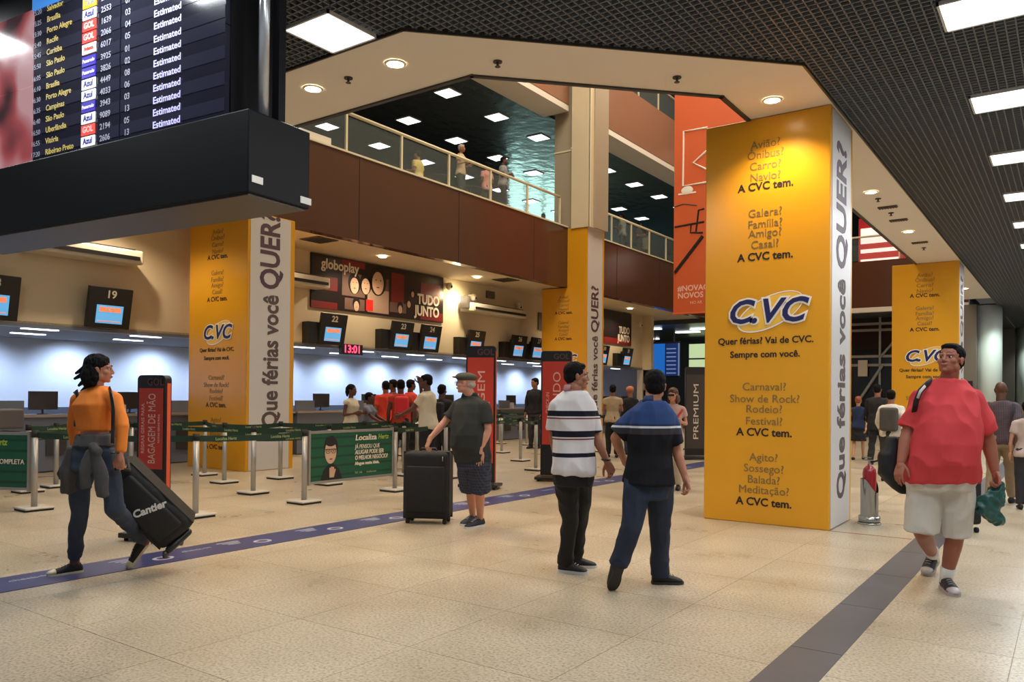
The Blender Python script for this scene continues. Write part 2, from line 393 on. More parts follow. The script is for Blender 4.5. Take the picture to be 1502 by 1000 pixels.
struct('trim_7', MB().span((-13.95, 2.5, 10.42), (-13.0, 21.3, 10.62)).span((-13.95, 22.5, 10.42), (-13.0, 34, 10.62)), WHITE)
f2 = struct('wall_upper', MB().span((-13.25, 2.5, 10.6), (-13.0, 21.3, 12.45)).span((-13.25, 22.5, 10.6), (-13.0, 34, 12.45)), mat('brown_upper_panel', srgb(150, 108, 86), .25, noise_amt=.06, nscale=.8))
struct('ceiling_4', MB().span((-30, 2.5, 15.6), (-2.2, 50, 15.8)), mat('atrium_roof', srgb(150, 145, 135), .8))
struct('wall_top', MB().span((-3.2, 6.2, 5.2), (-3.0, 50, 15.6)).span((-22, 5.2, 5.2), (-3.0, 5.4, 15.6)), mat('atrium_wall', srgb(150, 140, 122), .8))
struct('wall_back', MB().span((-25.2, 3, 6.7), (-25, 34.6, 10.5)).span((-26, 3, 6.7), (-13.3, 3.2, 10.5)), mat('upper_back_wall', srgb(52, 52, 54), .7))
# glazing far behind the upper floor, seen past the pillar and mirrored in the ceiling panels
SKY = mat('daylight_sky_glazing', (.6, .8, .8), .3, emit=4.6, ecol=(.55, .93, .84))
wn = MB().span((-25.1, 34.6, 6.75), (-25.0, 43.5, 10.45)); wn = struct('window_1', wn, SKY)
fr = MB()
for k in range(6): fr.span((-25.0, 34.6+1.75*k, 6.75), (-24.9, 34.7+1.75*k, 10.45))
for z in (6.75, 7.7, 9.0, 10.38): fr.span((-25.0, 34.6, z), (-24.92, 43.5, z+.06))
struct('window_frame', fr, STEELD, wn)
struct('wall_upper_end', MB().span((-25.2, 43.5, 6.7), (-25, 60, 10.5)), bpy.data.materials['upper_back_wall'])
# far end of the atrium: crossing gallery with brown fascia
yE = 32.8
ge = struct('wall_gallery', MB().span((-13.0, yE, 4.95), (-3.1, yE+.25, 6.75)), FASC)
struct('trim_8', MB().span((-13.0, yE-.04, 4.78), (-3.1, yE+.3, 4.96)), WHITE, ge)
struct('ceiling_6', MB().span((-26, yE+.2, 4.7), (-2.2, 75, 4.9)), mat('dark_far_ceiling', srgb(62, 68, 70), .3, noise_amt=.2, nscale=3))
struct('ceiling_7', MB().span((-13, yE+.2, 10.5), (-3.1, 60, 10.7)), bpy.data.materials['glossy_ceiling_panels'])
g3 = struct('wall_gallery_upper', MB().span((-13.0, yE, 10.6), (-3.1, yE+.25, 12.45)), bpy.data.materials['brown_upper_panel'])
struct('floor_4', MB().span((-13.0, yE+.25, 6.5), (-3.1, 60, 6.74)), bpy.data.materials['upper_floor'])
struct('wall_far', MB().span((-26, 56, 0), (8, 56.3, 4.8)).span((-26, 50, 6.7), (-3, 50.3, 10.5)), mat('far_wall', srgb(58, 56, 54), .6))
struct('wall_right', MB().span((4.6, -5, 0), (4.8, 60, 4.8)), mat('shop_wall', srgb(150, 140, 125), .6))
# check-in hall: upper wall, recess and lit back wall
wl = struct('wall_left', MB().span((-15.2, 5.2, 2.65), (-15.0, 30.85, 4.9)), WALL)
struct('wall_left_end', MB().span((-15.25, 30.75, 2.6), (-14.6, 31.0, 4.9)).span((-15.25, 30.75, 0), (-15.0, 31.0, 2.65)), WALL)
struct('trim_9', MB().span((-15.22, 5.2, 2.6), (-14.99, 30.85, 2.66)), mat('header_steel', srgb(120, 126, 140), .4, .4), wl)
struct('ceiling_8', MB().span((-18.9, 5.2, 2.62), (-15.0, 30.85, 2.70)), mat('recess_ceiling', srgb(120, 122, 132), .6))
struct('wall_counter_back', MB().span((-18.7, 3.5, 1.12), (-18.5, 30.9, 2.65)), mat('pale_blue_wall', srgb(196, 206, 226), .6))
struct('wall_counter_low', MB().span((-18.68, 3.5, 0), (-18.42, 30.9, 1.12)), mat('dado_grey_blue', srgb(78, 84, 100), .6))
struct('wall_counter_side', MB().span((-18.7, 30.85, 0), (-15.0, 31.0, 2.65)), mat('side_panel', srgb(120, 120, 128), .6))
# hall beyond the counters
MB_ = MB().span((-22, 44, 0), (-14, 44.2, 4.7)); struct('wall_beyond', MB_, mat('beyond_wall', srgb(46, 50, 54), .6))
wg = struct('window_2', MB().span((-17.2, 41.0, 2.7), (-14.4, 41.05, 4.35)), mat('green_lit_glass', (.6, .8, .5), .3, emit=.75, ecol=(.62, .78, .42)))
struct('window_frame_2', MB().span((-15.8, 40.9, 2.7), (-15.7, 41.0, 4.35)).span((-17.2, 40.9, 3.5), (-14.4, 41.0, 3.58)).tube([(-15.8, 40.95, 3.5), (-14.6, 40.95, 2.8)], .04).tube([(-15.8, 40.95, 2.8), (-14.6, 40.95, 3.5)], .04), STEELD, wg)
struct('trim_10', MB().span((-12.3, 35.0, 0), (-11.9, 35.3, 4.7)), mat('pale_post', srgb(200, 220, 205), .5))  # slim post in one pale greenish colour, not glowing
# glazed screen with truss under the gallery
sc_ = MB()
for z in (4.4, 4.15, 3.1, 2.75): sc_.span((-9, 34.2, z), (-3.0, 34.26, z+.1))
for x in (-8.6, -6.35, -4.1): sc_.span((x, 34.2, 0), (x+.08, 34.28, 4.7))
sc_.tube([(-6.3, 34.2, 3.1), (-5.4, 34.2, 4.2)], .05).tube([(-7.0, 34.2, 1.5), (-6.2, 34.2, 2.8)], .06)
tr = thing('glass_screen', 'steel framed glass screen with diagonal struts under the far gallery', 'glass screen', (-6, 34.2, 0))
sc_.build('frame', mat('pale_steel', srgb(150, 152, 148), .4, .3), tr)
MB().span((-9, 34.3, 0), (-3.0, 34.32, 4.7)).build('pane', mat('smoked_glass', srgb(40, 42, 40), .05, alpha=.55), tr)
sg = MB().span((-7.1, 34.1, 2.35), (-6.75, 34.16, 3.0)); o = sg.build('notice', mat('notice_white', srgb(190, 180, 160), .6), tr)
# lit red shop front on the gallery above
sh = thing('shop_front', 'red lit shop front with white fittings on the far gallery', 'shop front', (-6, 36.5, 6.75))
MB().span((-7.6, 36.5, 6.75), (-5.75, 36.6, 9.2)).build('panel', mat('shop_red', srgb(190, 40, 40), .5, emit=.35, ecol=srgb(220, 50, 50)), sh)
o = MB().span((-7.5, 36.42, 7.7), (-5.9, 36.5, 7.85)).span((-7.5, 36.42, 7.35), (-6.0, 36.5, 7.42)).span((-7.5, 36.42, 8.1), (-6.1, 36.5, 8.75))
o.build('light_box', mat('shop_white', (1, .9, .8), .5, emit=1.0), sh)
MB().span((-5.7, 36.4, 6.75), (-5.2, 36.6, 9.0)).build('door_frame', mat('shop_grey', srgb(140, 130, 115), .5), sh)
# right-hand row beyond the second clad pillar
struct('wall_pier', MB().span((-4.4, 31.5, 0), (-2.75, 33.0, 4.74)), mat('taupe_pier', srgb(112, 104, 92), .6))
colm = mat('white_column', srgb(206, 214, 206), .5)
struct('wall_column_1', MB().cyl((-2.45, 32.3, 0), .42, 4.74, 32), colm, None, True)
struct('wall_pier_2', MB().span((-3.2, 42.5, 0), (-2.2, 43.5, 4.74)), bpy.data.materials['taupe_pier'])
struct('wall_column_2', MB().cyl((-1.75, 43.0, 0), .42, 4.74, 32), colm, None, True)
spot('pier_lamp', (-1.7, 31.2, 4.6), 220, (.8, 1, .92), 110, .8, .1); spot('pier_lamp', (-1.0, 42.0, 4.6), 300, (.85, 1, .95), 110, .8, .1)
fb = thing('display_board', 'black framed notice board on the taupe pier', 'board', (-2.9, 31.45, 1.2))
MB().span((-3.6, 31.42, 1.0), (-2.85, 31.48, 2.1)).build('frame', BLACK, fb); MB().span((-3.52, 31.40, 1.08), (-2.93, 31.43, 2.02)).build('sheet', mat('notice_grey', srgb(110, 105, 95), .6), fb)
# bare column above the middle cladding and pier behind it
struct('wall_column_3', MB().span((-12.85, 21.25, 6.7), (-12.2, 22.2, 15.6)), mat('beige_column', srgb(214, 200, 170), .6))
struct('wall_column_4', MB().span((-13.6, 21.45, 6.7), (-12.86, 22.6, 15.6)).span((-12.2, 21.5, 6.7), (-12.14, 22.35, 15.6)), mat('beige_pier', srgb(168, 156, 134), .6))  # thin slab paints the shade of the column's side face as darker beige
struct('trim_11', MB().span((-12.87, 21.23, 9.2), (-12.83, 22.22, 9.24)).span((-13.62, 21.43, 9.2), (-12.86, 21.46, 9.25)).span((-12.22, 21.25, 6.7), (-12.17, 21.3, 15.6)), RAILW)
# ================================================================== LAMPS
def lamp_panel(x, y, z, sx, sy, label, group):
    t = thing('ceiling_light', label, 'ceiling light', (x, y, z), group)
    MB().box((x, y, z-.004), (sx-.04, sy-.04, .01)).build('diffuser', LAMP, t)
    f = MB()
    for a in (-1, 1): f.box((x+a*(sx/2-.01), y, z-.002), (.02, sy, .03)); f.box((x, y+a*(sy/2-.01), z-.002), (sx, .02, .03))
    f.build('frame', mat('lamp_frame', srgb(200, 200, 200), .5), t); return t
ordn = ['nearest', 'second', 'third', 'fourth', 'fifth', 'sixth', 'seventh', 'eighth', 'ninth', 'tenth', 'eleventh', 'twelfth', 'thirteenth', 'fourteenth', 'fifteenth', 'sixteenth', 'seventeenth', 'eighteenth', 'nineteenth']
for i, (x, y) in enumerate(PANELS_R):
    if i < 2: lab = '%s light panel of the grid ceiling above the camera, out of the picture' % ('first', 'second')[i]
    else: lab = '%s white light panel of the row receding along the right-hand grid ceiling' % (ordn[i-2])
    lamp_panel(x, y, ZC, 1.22, .6, lab, 'light panels along the right-hand concourse ceiling')
for x, y in PANELS_L[:1]: lamp_panel(x, y, ZC, .6, .6, 'square white light panel in the grid ceiling beside the hanging flight board', 'square panels in the near ceiling')
def downlight(x, y, z, label, grp, r=.085):
    t = thing('downlight', label, 'downlight', (x, y, z), grp)
    MB().cyl((x, y, z-.012), r, .008, 20).build('lens', LAMPW, t)
    v = MB(); n = 24
    for k in range(n):
        a = 2*math.pi*k/n; b = 2*math.pi*(k+1)/n
        v.add([(x+math.cos(q)*R_, y+math.sin(q)*R_, z-h) for q, R_, h in ((a, r, .014), (b, r, .014), (b, r+.025, .004), (a, r+.025, .004))], [(0, 1, 2, 3)])
    v.build('trim_ring', WHITE, t)
lb = ['round warm downlight in the soffit right above the near yellow pillar', 'first round downlight in the soffit behind the near yellow pillar', 'second round downlight in the soffit, in front of the far yellow pillar', 'round downlight in the soffit behind the far yellow pillar', 'brighter round downlight in the soffit left of the corner', 'round downlight in the soffit close to the flight board', 'round downlight just hidden by the edge of the flight board', 'round downlight fully behind the flight board']
for (x, y, z), l in zip(DOWN, lb): downlight(x, y, z, l, 'soffit downlights')
lb = ['round downlight above the left monitors behind the yellow pillar', 'round downlight under the balcony beside the left yellow pillar', 'round downlight in front of the long black poster', 'round downlight over the bracket lamp on the cream wall', 'round downlight in front of the second black poster', 'round downlight beyond the second black poster']
for (x, y, z), l in zip(BAL, lb): downlight(x, y, z, l, 'downlights under the balcony', .1)
# upper floor square panels
k = 0
for i, x in enumerate((-15.3, -17.9, -20.6)):
    for j in range(10): lamp_panel(x, 13.2+2.35*j*1.05+(1.1 if i % 2 else 0), 10.49, .62, .62, 'square light, %s from the left in the %s row of the upper floor ceiling' % (ordn[j].replace('nearest', 'first'), ('front', 'middle', 'rear')[i]), 'square panels of the upper floor ceiling')
# recess strip lamps over the counters
for k in range(12):
    y = 6.9+2.05*k
    for x, nm in ((-15.6, 'front'), (-17.0, 'rear')):
        t = MB().box((x, y+(.4 if x < -16 else 0), 2.612), (.12, .62, .02)).build('strip_light', LAMP)
        tag(t, '%s strip light from the left in the %s row over the check-in counters' % (ordn[k].replace('nearest', 'first'), nm), 'strip light', 'strip lights of the %s row over the counters' % nm)
# sprinklers and vents
def sprinkler(x, y, z, label):
    o = MB().cyl((x, y, z-.012), .045, .012, 16).cyl((x, y, z-.05), .012, .04, 8).cyl((x, y, z-.056), .028, .006, 12).build('sprinkler', STEELD)
    tag(o, label, 'sprinkler', 'ceiling sprinklers')
for p, l in (((730, 90), 'sprinkler head on the white soffit near its first corner'), ((993, 113), 'sprinkler head on the white soffit left of the near pillar'), ((511, 114), 'sprinkler head on the soffit between the two bright downlights'), ((1288, 291), 'sprinkler head beside the soffit downlight behind the near pillar'), ((1307, 312), 'sprinkler head between two soffit downlights'), ((1355, 363), 'sprinkler head just before the far yellow pillar')):
    q = onz(p[0], p[1], ZC); sprinkler(q.x, q.y, ZC, l)
VENT = mat('vent_grey', srgb(90, 82, 70), .6)
def vent(px, py, z, sx, sy, label):
    q = onz(px, py, z); t = thing('ceiling_vent', label, 'vent', (q.x, q.y, z), 'ceiling vents')
    MB().box((q.x, q.y, z-.01), (sx, sy, .02)).build('frame', VENT, t)
    s = MB()
    for k in range(7): s.box((q.x-sx*.42+sx*.14*k, q.y, z-.025), (.02, sy*.9, .012))
    s.build('louvre', TRIMD, t)
vent(468, 351, 4.9, .6, .6, 'square air vent under the balcony beside the left yellow pillar'); vent(742, 410, 4.9, .6, .6, 'square air vent under the balcony before the middle pillar')
vent(910, 459, 4.9, .6, .6, 'square air vent under the balcony past the middle pillar'); vent(1302, 303, ZC, .3, .12, 'first small slot vent in the white soffit'); vent(1318, 322, ZC, .3, .12, 'second small slot vent in the white soffit'); vent(1349, 355, ZC, .3, .12, 'small slot vent in the soffit by the far pillar')
# ================================================================== BALUSTRADES
def balustrade(ys, x, z0, z1, label, start_glass=None, lap=0):
    t = thing('balustrade', label, 'balustrade', (x, ys[0], z0))
    for y in ys: MB().box((x, y, (z0+z1)/2), (.05, .05, z1-z0)).build('post', RAILW, t)
    MB().tube([(x, ys[0]-.02, z1), (x, ys[-1]+.02, z1)], .04, 12).build('handrail', RAILW, t, True)
    yy = ([start_glass] if start_glass else [])+list(ys)
    for a, b in zip(yy, yy[1:]): MB().box((x, (a+b)/2, (z0+z1)/2-.02), (.012, b-a-.05, z1-z0-.1)).build('glass_pane', GLASS, t)
    return t
balustrade([12.1, 13.86, 15.62, 17.4, 19.2, 21.0], -13.12, 6.79, 7.68, 'white rail and glass balustrade on the brown balcony left of the middle pillar', 9.4)
balustrade([22.9, 24.4, 25.9, 27.4, 28.9, 30.4, 31.9], -13.12, 6.79, 7.75, 'white rail and glass balustrade on the brown balcony right of the middle pillar')
balustrade([23.0, 24.7, 26.4, 28.1, 29.8, 31.5], -13.12, 12.49, 13.4, 'white rail and glass balustrade of the topmost gallery')
bg_ = thing('balustrade', 'rail and glass balustrade on the crossing gallery at the far end', 'balustrade', (-8, yE, 6.75))
for x in (-11.5, -9.5, -7.5, -5.4, -3.6): MB().box((x, yE+.1, 7.25), (.05, .05, .95)).build('post', RAILW, bg_)
MB().tube([(-13, yE+.1, 7.72), (-3.2, yE+.1, 7.72)], .04, 12).build('handrail', RAILW, bg_, True)
MB().span((-13, yE+.09, 6.8), (-3.2, yE+.11, 7.65)).build('glass_pane', GLASS, bg_)
# white parapet block at the left of the balcony
tag(MB().span((-13.3, 10.2, 6.79), (-13.1, 12.0-.35, 6.98)).build('parapet_block', WHITE), 'low white block on the balcony edge beside the flight board', 'parapet')
# ================================================================== CLAD PILLARS
YEL = mat('yellow_vinyl', srgb(222, 158, 30), .28, spec=.5, noise_amt=.03, nscale=2)
YELD = mat('orange_vinyl', srgb(214, 146, 30), .35)
PW = mat('white_vinyl', srgb(212, 208, 206), .35)
TG = mat('print_grey_brown', srgb(128, 104, 60), .6); TB = mat('print_black', srgb(26, 20, 22), .6)
NAVY = mat('logo_navy', srgb(30, 34, 92), .4); LW = mat('logo_white', srgb(240, 235, 225), .5); LY = mat('logo_pale_yellow', srgb(240, 190, 70), .5)
QM = mat('print_photo_letters', srgb(88, 66, 78), .5, noise_amt=.5, nscale=7); QG = mat('print_taupe', srgb(92, 78, 78), .6)
def cvc(x, y, z, parent, wd=.95):
    R_, U_ = (1, 0, 0), (0, 0, 1); c = V((x, y, z)); N = V((0, -1, 0))
    sw = MB(); n = 44; a0 = math.radians(24)
    def el(t, a, b): return c+V((math.cos(t)*a*math.cos(a0)-math.sin(t)*b*math.sin(a0)+.06, -.004, math.cos(t)*a*math.sin(a0)+math.sin(t)*b*math.cos(a0)))
    for k in range(n):
        t, t2 = 2*math.pi*k/n, 2*math.pi*(k+1)/n
        wv = .010+.008*math.sin(t/2)
        sw.add([el(t, .43*wd, .19*wd), el(t2, .43*wd, .19*wd), el(t2, .43*wd-wv, .19*wd-wv), el(t, .43*wd-wv, .19*wd-wv)], [(0, 1, 2, 3)])
    sw.build('logo_swoosh', LW, parent)
    fl = MB(); 
    for k in range(n): fl.add([c+V((.06, -.002, 0)), el(2*math.pi*k/n, .41*wd, .17*wd)+V((0, .002, 0)), el(2*math.pi*(k+1)/n, .41*wd, .17*wd)+V((0, .002, 0))], [(0, 1, 2)])
    fl.build('logo_field', LY, parent)
    text('C.VC', c+V((0, -.008, 0)), R_, U_, .40*wd, LW, parent, 'logo_outline', .032*wd, shear=.28, xs=1.05, ext=.001)
    text('C.VC', c+V((0, -.013, 0)), R_, U_, .40*wd, NAVY, parent, 'logo_letters', .010*wd, shear=.28, xs=1.05, ext=.001)
G1 = [('Avião?', 4.42), ('Ônibus?', 4.30), ('Carro?', 4.17), ('Navio?', 4.04), ('A CVC tem.', 3.93)]
G2 = [('Galera?', 3.62), ('Família?', 3.49), ('Amigo?', 3.38), ('Casal?', 3.25), ('A CVC tem.', 3.11)]
G3 = [('Carnaval?', 1.59), ('Show de Rock?', 1.45), ('Rodeio?', 1.33), ('Festival?', 1.19), ('A CVC tem.', 1.06)]
G4 = [('Agito?', .77), ('Sossego?', .64), ('Balada?', .51), ('Meditação?', .39), ('A CVC tem.', .25)]
def pillar(xr, wd, y0, dep, zt, label, dz=0., groups=(G1, G2, G3, G4)):
    t = thing('advertising_pillar', label, 'pillar', (xr-wd/2, y0+dep/2, 0))
    MB().box((xr-wd/2, y0+dep/2, zt/2), (wd, dep, zt), bev=.012).build('cladding', YEL, t)
    MB().span((xr-.004, y0+.06, .012), (xr+.006, y0+dep-.11, zt-.02)).build('side_panel', PW, t)
    cx = xr-wd/2
    for G in groups:
        for s, z in G:
            bl = s.startswith('A CVC')
            text(s, (cx, y0-.003, z+dz), (1, 0, 0), (0, 0, 1), .128 if bl else .132, TB if bl else TG, t, bold=.0028 if bl else .0)
    cvc(cx, y0-.004, 2.46+dz, t)
    text('Quer férias? Vai de CVC.', (cx, y0-.003, 2.13+dz), (1, 0, 0), (0, 0, 1), .108, TB, t, bold=.002)
    text('Sempre com você.', (cx, y0-.003, 1.97+dz), (1, 0, 0), (0, 0, 1), .108, TB, t, bold=.002)
    cy = y0+dep/2-.02
    dv_ = 0 if dz < .1 else .5
    text('Que férias você', (xr+.008, cy+.02, .30+dv_), (0, 0, 1), (0, -1, 0), .50, QG, t, bold=.013, align='LEFT', fit=2.55)
    text('QUER?', (xr+.008, cy, 2.96+dv_), (0, 0, 1), (0, -1, 0), .62, QM, t, 'photo_lettering', .016, 'LEFT', fit=1.45)
    return t
pillar(-2.21, 1.45, 9.2, 1.06, 4.735, 'nearest yellow advertising pillar, facing the camera, with white right side')
pillar(-2.21, 1.45, 21.3, 1.0, 4.735, 'far yellow advertising pillar behind the man in the red shirt', .03)
pillar(-12.6, 1.86, 9.2, 1.1, 4.88, 'left yellow advertising pillar behind the queue barriers', .17)
pm = pillar(-12.3, 1.65, 21.3, 1.1, 4.87, 'middle yellow advertising pillar rising past the brown balcony', .15)
MB().span((-13.0, 21.3, 4.86), (-12.3, 22.4, 6.72)).build('cladding', YEL, pm); MB().span((-12.305, 21.36, 4.8), (-12.294, 22.28, 6.70)).build('side_panel', PW, pm)
# ================================================================== HANGING FLIGHT BOARD
B0 = at(364, 281, 5.0); BD = V((-math.cos(math.radians(5.73)), -math.sin(math.radians(5.73)), 0)); BN = V((-BD.y*-1, 0, 0)); BN = V((BD.y, -BD.x, 0))  # BN points away from the viewer
if BN.dot(CF) < 0: BN = -BN
BZ0, BZ1, BZ2 = B0.z, 3.27, 4.72
def bp(t, n, z): return V((B0.x, B0.y, 0))+BD*t+BN*n+V((0, 0, z))
def tb_px(px): # distance along the board of an image column, board being a real plane
    d = ray(px, 200); n = BN; c = V((B0.x, B0.y, 0)); k = (c-V((0, 0, 0))).dot(n)/d.dot(n); return (d*k-c).dot(BD)
AXB = (BD, BN, V((0, 0, 1)))
bd = thing('flight_information_display', 'huge black flight information display hanging from the ceiling at upper left', 'display board', bp(1.7, .25, BZ0))
SCRB = mat('casing_black', srgb(15, 15, 18), .45, spec=.2)
MB().box(bp(1.9, .27, (BZ0+BZ1)/2), (3.8, .54, BZ1-BZ0), AXB, .008).build('lower_casing', SCRB, bd)
MB().box(bp(2.05, .25, (BZ1+BZ2)/2), (3.6, .36, BZ2-BZ1), AXB).build('upper_casing', SCRB, bd)
MB().box(bp(1.9, .27, BZ0-.006), (3.76, .5, .012), AXB).build('base_panel', mat('casing_bronze', srgb(52, 46, 42), .35), bd)
MB().tube([bp(.09, .20, BZ1), bp(.09, .20, 4.9)], .036, 16).build('chrome_post', mat('chrome', srgb(205, 206, 210), .25, .7), bd, True)
MB().box(bp(.075, .32, (BZ1+4.9)/2), (.06, .06, 4.9-BZ1), AXB).build('dark_post', SCRB, bd)
MB().box(bp(-.004, .07, 2.83), (.006, .09, .045), AXB).box(bp(-.004, .5, 2.79), (.006, .1, .045), AXB).build('white_sticker', LW, bd)
SCN = mat('screen_dark', srgb(40, 40, 52), .12, emit=.10, ecol=srgb(88, 88, 120)); SCN2 = mat('screen_dark_row', srgb(34, 34, 44), .12, emit=.045, ecol=srgb(80, 80, 110))
T0, T1 = .26, 2.46; SP = .61
for c in range(2):
    for r in range(2):
        a = T0+c*1.1; z = BZ1+r*SP
        s = MB().box(bp(a+.55, .06, z+SP/2), (1.09, .05, SP-.008), AXB).build('screen', SCN2, bd)
        st = MB()
        for k in range(4): st.box(bp(a+.55, .033, z+.04+k*.171+.043), (1.085, .003, .085), AXB)
        st.build('row_band', SCN, s)
    MB()
PINK = mat('screen_picture', (.5, .3, .32), .2)
def picmat():
    m = bpy.data.materials.new('screen_photo'); m.use_nodes = True; nt = m.node_tree; b = nt.nodes['Principled BSDF']; b.inputs['Roughness'].default_value = .15
    tc = nt.nodes.new('ShaderNodeTexCoord'); n = nt.nodes.new('ShaderNodeTexNoise'); n.inputs['Scale'].default_value = 2.4; n.inputs['Detail'].default_value = 1
    cr = nt.nodes.new('ShaderNodeValToRGB'); e = cr.color_ramp.elements; e[0].position = .38; e[0].color = (.05, .02, .025, 1); e[1].position = .62; e[1].color = (.62, .34, .36, 1)
    x = cr.color_ramp.elements.new(.5); x.color = (.42, .08, .09, 1)
    nt.links.new(tc.outputs['Object'], n.inputs['Vector']); nt.links.new(n.outputs['Fac'], cr.inputs[0]); nt.links.new(cr.outputs[0], b.inputs['Emission Color']); b.inputs['Emission Strength'].default_value = .7
    b.inputs['Base Color'].default_value = (.02, .02, .02, 1); return m
PM = picmat()
for r in range(3):
    z = BZ1+r*SP
    if r < 2 or z+SP < BZ2+.3: MB().box(bp(T1+.56, .06, z+SP/2-(.12 if r == 2 else 0)), (1.1, .05, (SP-.008)*(1 if r < 2 else .6)), AXB).build('picture_screen', PM, bd)
MB().box(bp(T0+1.1, .06, BZ1+2*SP+.12), (2.19, .05, .23), AXB).build('screen', SCN2, bd)
TXW = mat('text_white_lit', srgb(190, 190, 235), .5, emit=.75, ecol=srgb(190, 185, 240)); TXY = mat('text_yellow_lit', srgb(190, 170, 90), .5, emit=.42, ecol=srgb(205, 180, 95)); TXG = mat('text_grey_lit', srgb(150, 150, 165), .5, emit=.35)
LB = {'A': (mat('chip_white', (.9, .9, .95), .4, emit=.8), mat('chip_ink_blue', srgb(20, 30, 130), .5, emit=.3), 'Azul'), 'G': (mat('chip_red', srgb(230, 70, 60), .4, emit=.85), LW, 'GOL'), 'P': (mat('chip_violet', srgb(50, 35, 150), .4, emit=.8), TXW, 'Passaredo'), 'Y': (mat('chip_yellow', srgb(225, 170, 50), .4, emit=.8), TXG, 'TAM'), 'V': (mat('chip_pale', srgb(240, 210, 200), .4, emit=.8), mat('chip_ink_red', srgb(200, 60, 50), .5, emit=.3), 'Avianca')}
rows = [('17:20', 'Ribeirao Preto', 'A', '2606', '13'), ('16:55', 'Vitória', 'G', '2194', '05'), ('16:50', 'Uberlândia', 'A', '9089', '13'), ('16:40', 'São Paulo', 'P', '3943', '03'), ('16:35', 'Campinas', 'A', '4033', '06'), ('16:30', 'Porto Alegre', 'A', '4449', '08'), ('16:10', 'Brasília', 'P', '3826', '02'), ('16:05', 'São Paulo', 'P', '3925', '01'), ('15:50', 'São Paulo', 'V', '6017', '05'), ('15:45', 'Curitiba', 'G', '2066', '04'), ('15:40', 'Recife', 'G', '1639', '03'), ('15:30', 'Porto Alegre', 'A', '2553', '07'), ('15:25', 'Brasília', 'Y', '2563', '02'), ('15:20', 'Salvador', 'G', '2050', '09')]
R_, U_ = -BD, V((0, 0, 1))
tE, tN, tF, tL, tC, tT = [tb_px(p) for p in (238, 180, 148, 124, 61, 46)]
for k, (tm, city, ch, fl, gt) in enumerate(rows):
    z = BZ1+.052+k*.0856; n = .029
    if k > 7: z += .006
    text('Estimated', bp(tE, n, z), R_, U_, .067, TXW, bd, bold=.0012, ext=.0006, xs=1.1)
    text(gt, bp(tN, n, z), R_, U_, .062, TXG, bd, bold=.001, ext=.0006)
    text(fl, bp(tF, n, z), R_, U_, .062, TXG, bd, bold=.001, ext=.0006)
    text(city, bp(tC, n, z), R_, U_, .062, TXY, bd, align='LEFT', bold=.0008, ext=.0006)
    text(tm, bp(tT-.005, n, z), R_, U_, .055, TXG, bd, ext=.0006)
    cm, im, s = LB[ch]
    MB().box(bp(tL, .027, z+.004), (.165, .006, .074), AXB).build('airline_chip', cm, bd)
    text(s, bp(tL, .022, z+.004), R_, U_, .062 if len(s) < 5 else .036, im, bd, bold=.002, ext=.0006)
MB().box(bp((tC+tT)/2-.25, .027, BZ1+14*.0856+.06), (.75, .006, .13), AXB).build('header_band', mat('header_blue', srgb(60, 130, 210), .4, emit=.7), bd)
# ================================================================== CHECK-IN MONITORS ON THE WALL
SCRN = mat('monitor_glow', srgb(80, 150, 200), .2, emit=.9, ecol=srgb(95, 165, 215)); SORG = mat('monitor_orange', srgb(235, 120, 70), .3, emit=.85, ecol=srgb(240, 130, 90)); SWH = mat('monitor_pale', srgb(190, 210, 230), .3, emit=.8)
NUMB = mat('number_cream', srgb(205, 200, 180), .5)
def monitor(y0, num, label, pale=False, side=True):
    yc = y0+.43; t = thing('checkin_monitor', label, 'monitor', (-14.9, yc, 2.66), 'counter monitors on the cream wall')
    up = V((.20, 0, 1)).normalized(); nn = V((1, 0, -.20)).normalized(); rt = V((0, 1, 0)); c = V((-14.74, yc, 3.04))
    MB().box(c, (.82, .08, .76), (rt, nn, up), .01).build('casing', BLACK, t)
    MB().box(c-up*.12+nn*.042, (.5, .01, .34), (rt, nn, up)).build('screen', SWH if pale else SCRN, t)
    MB().box(c-up*.03+nn*.049, (.40, .004, .09), (rt, nn, up)).box(c-up*.25+nn*.049, (.44, .003, .015), (rt, nn, up)).build('screen_band', SORG, t)
    text('GOL', c-up*.03+nn*.053, rt, up, .09, LW, t, bold=.002, ext=.001)
    text(num, c+up*.25+nn*.045, rt, up, .2, NUMB, t, 'number', bold=.004)
    MB().box(c-V((.12, 0, .02)), (.5, .14, .5), (rt, nn, up)).build('wall_bracket', BLACK, t)
    if side: MB().box((-14.88, yc-.55, 2.93), (.22, .34, .5)).build('side_box', BLACK, t)
monitor(5.33, '18', 'counter monitor cut off at the left edge of the picture', side=False)
monitor(7.30, '19', 'counter monitor numbered 19 above the woman in orange', side=False)
monitor(12.78, '22', 'counter monitor numbered 22 beside the left yellow pillar')
monitor(15.2, '23', 'counter monitor numbered 23 under the long black poster', pale=False)
monitor(16.36, '24', 'counter monitor numbered 24 under the right end of the poster')
monitor(18.42, '25', 'counter monitor numbered 25 above the orange totem behind the old man')
monitor(20.68, '26', 'counter monitor numbered 26 left of the middle yellow pillar')
monitor(21.80, '27', 'counter monitor numbered 27 nearest the middle yellow pillar')
monitor(26.35, '30', 'counter monitor just right of the middle yellow pillar'); monitor(28.35, '31', 'last counter monitor before the end of the cream wall')
# digital clock
ck = thing('digital_clock', 'red digital clock reading 13:01 on the steel header', 'clock', (-14.95, 14.0, 2.56))
MB().box((-14.93, 14.0, 2.59), (.1, .72, .26)).build('casing', BLACK, ck)
text('13:01', (-14.875, 14.0, 2.59), (0, 1, 0), (0, 0, 1), .27, mat('led_red', (1, .05, .08), .5, emit=3.5, ecol=(1, .04, .10)), ck, 'digits', bold=.004)
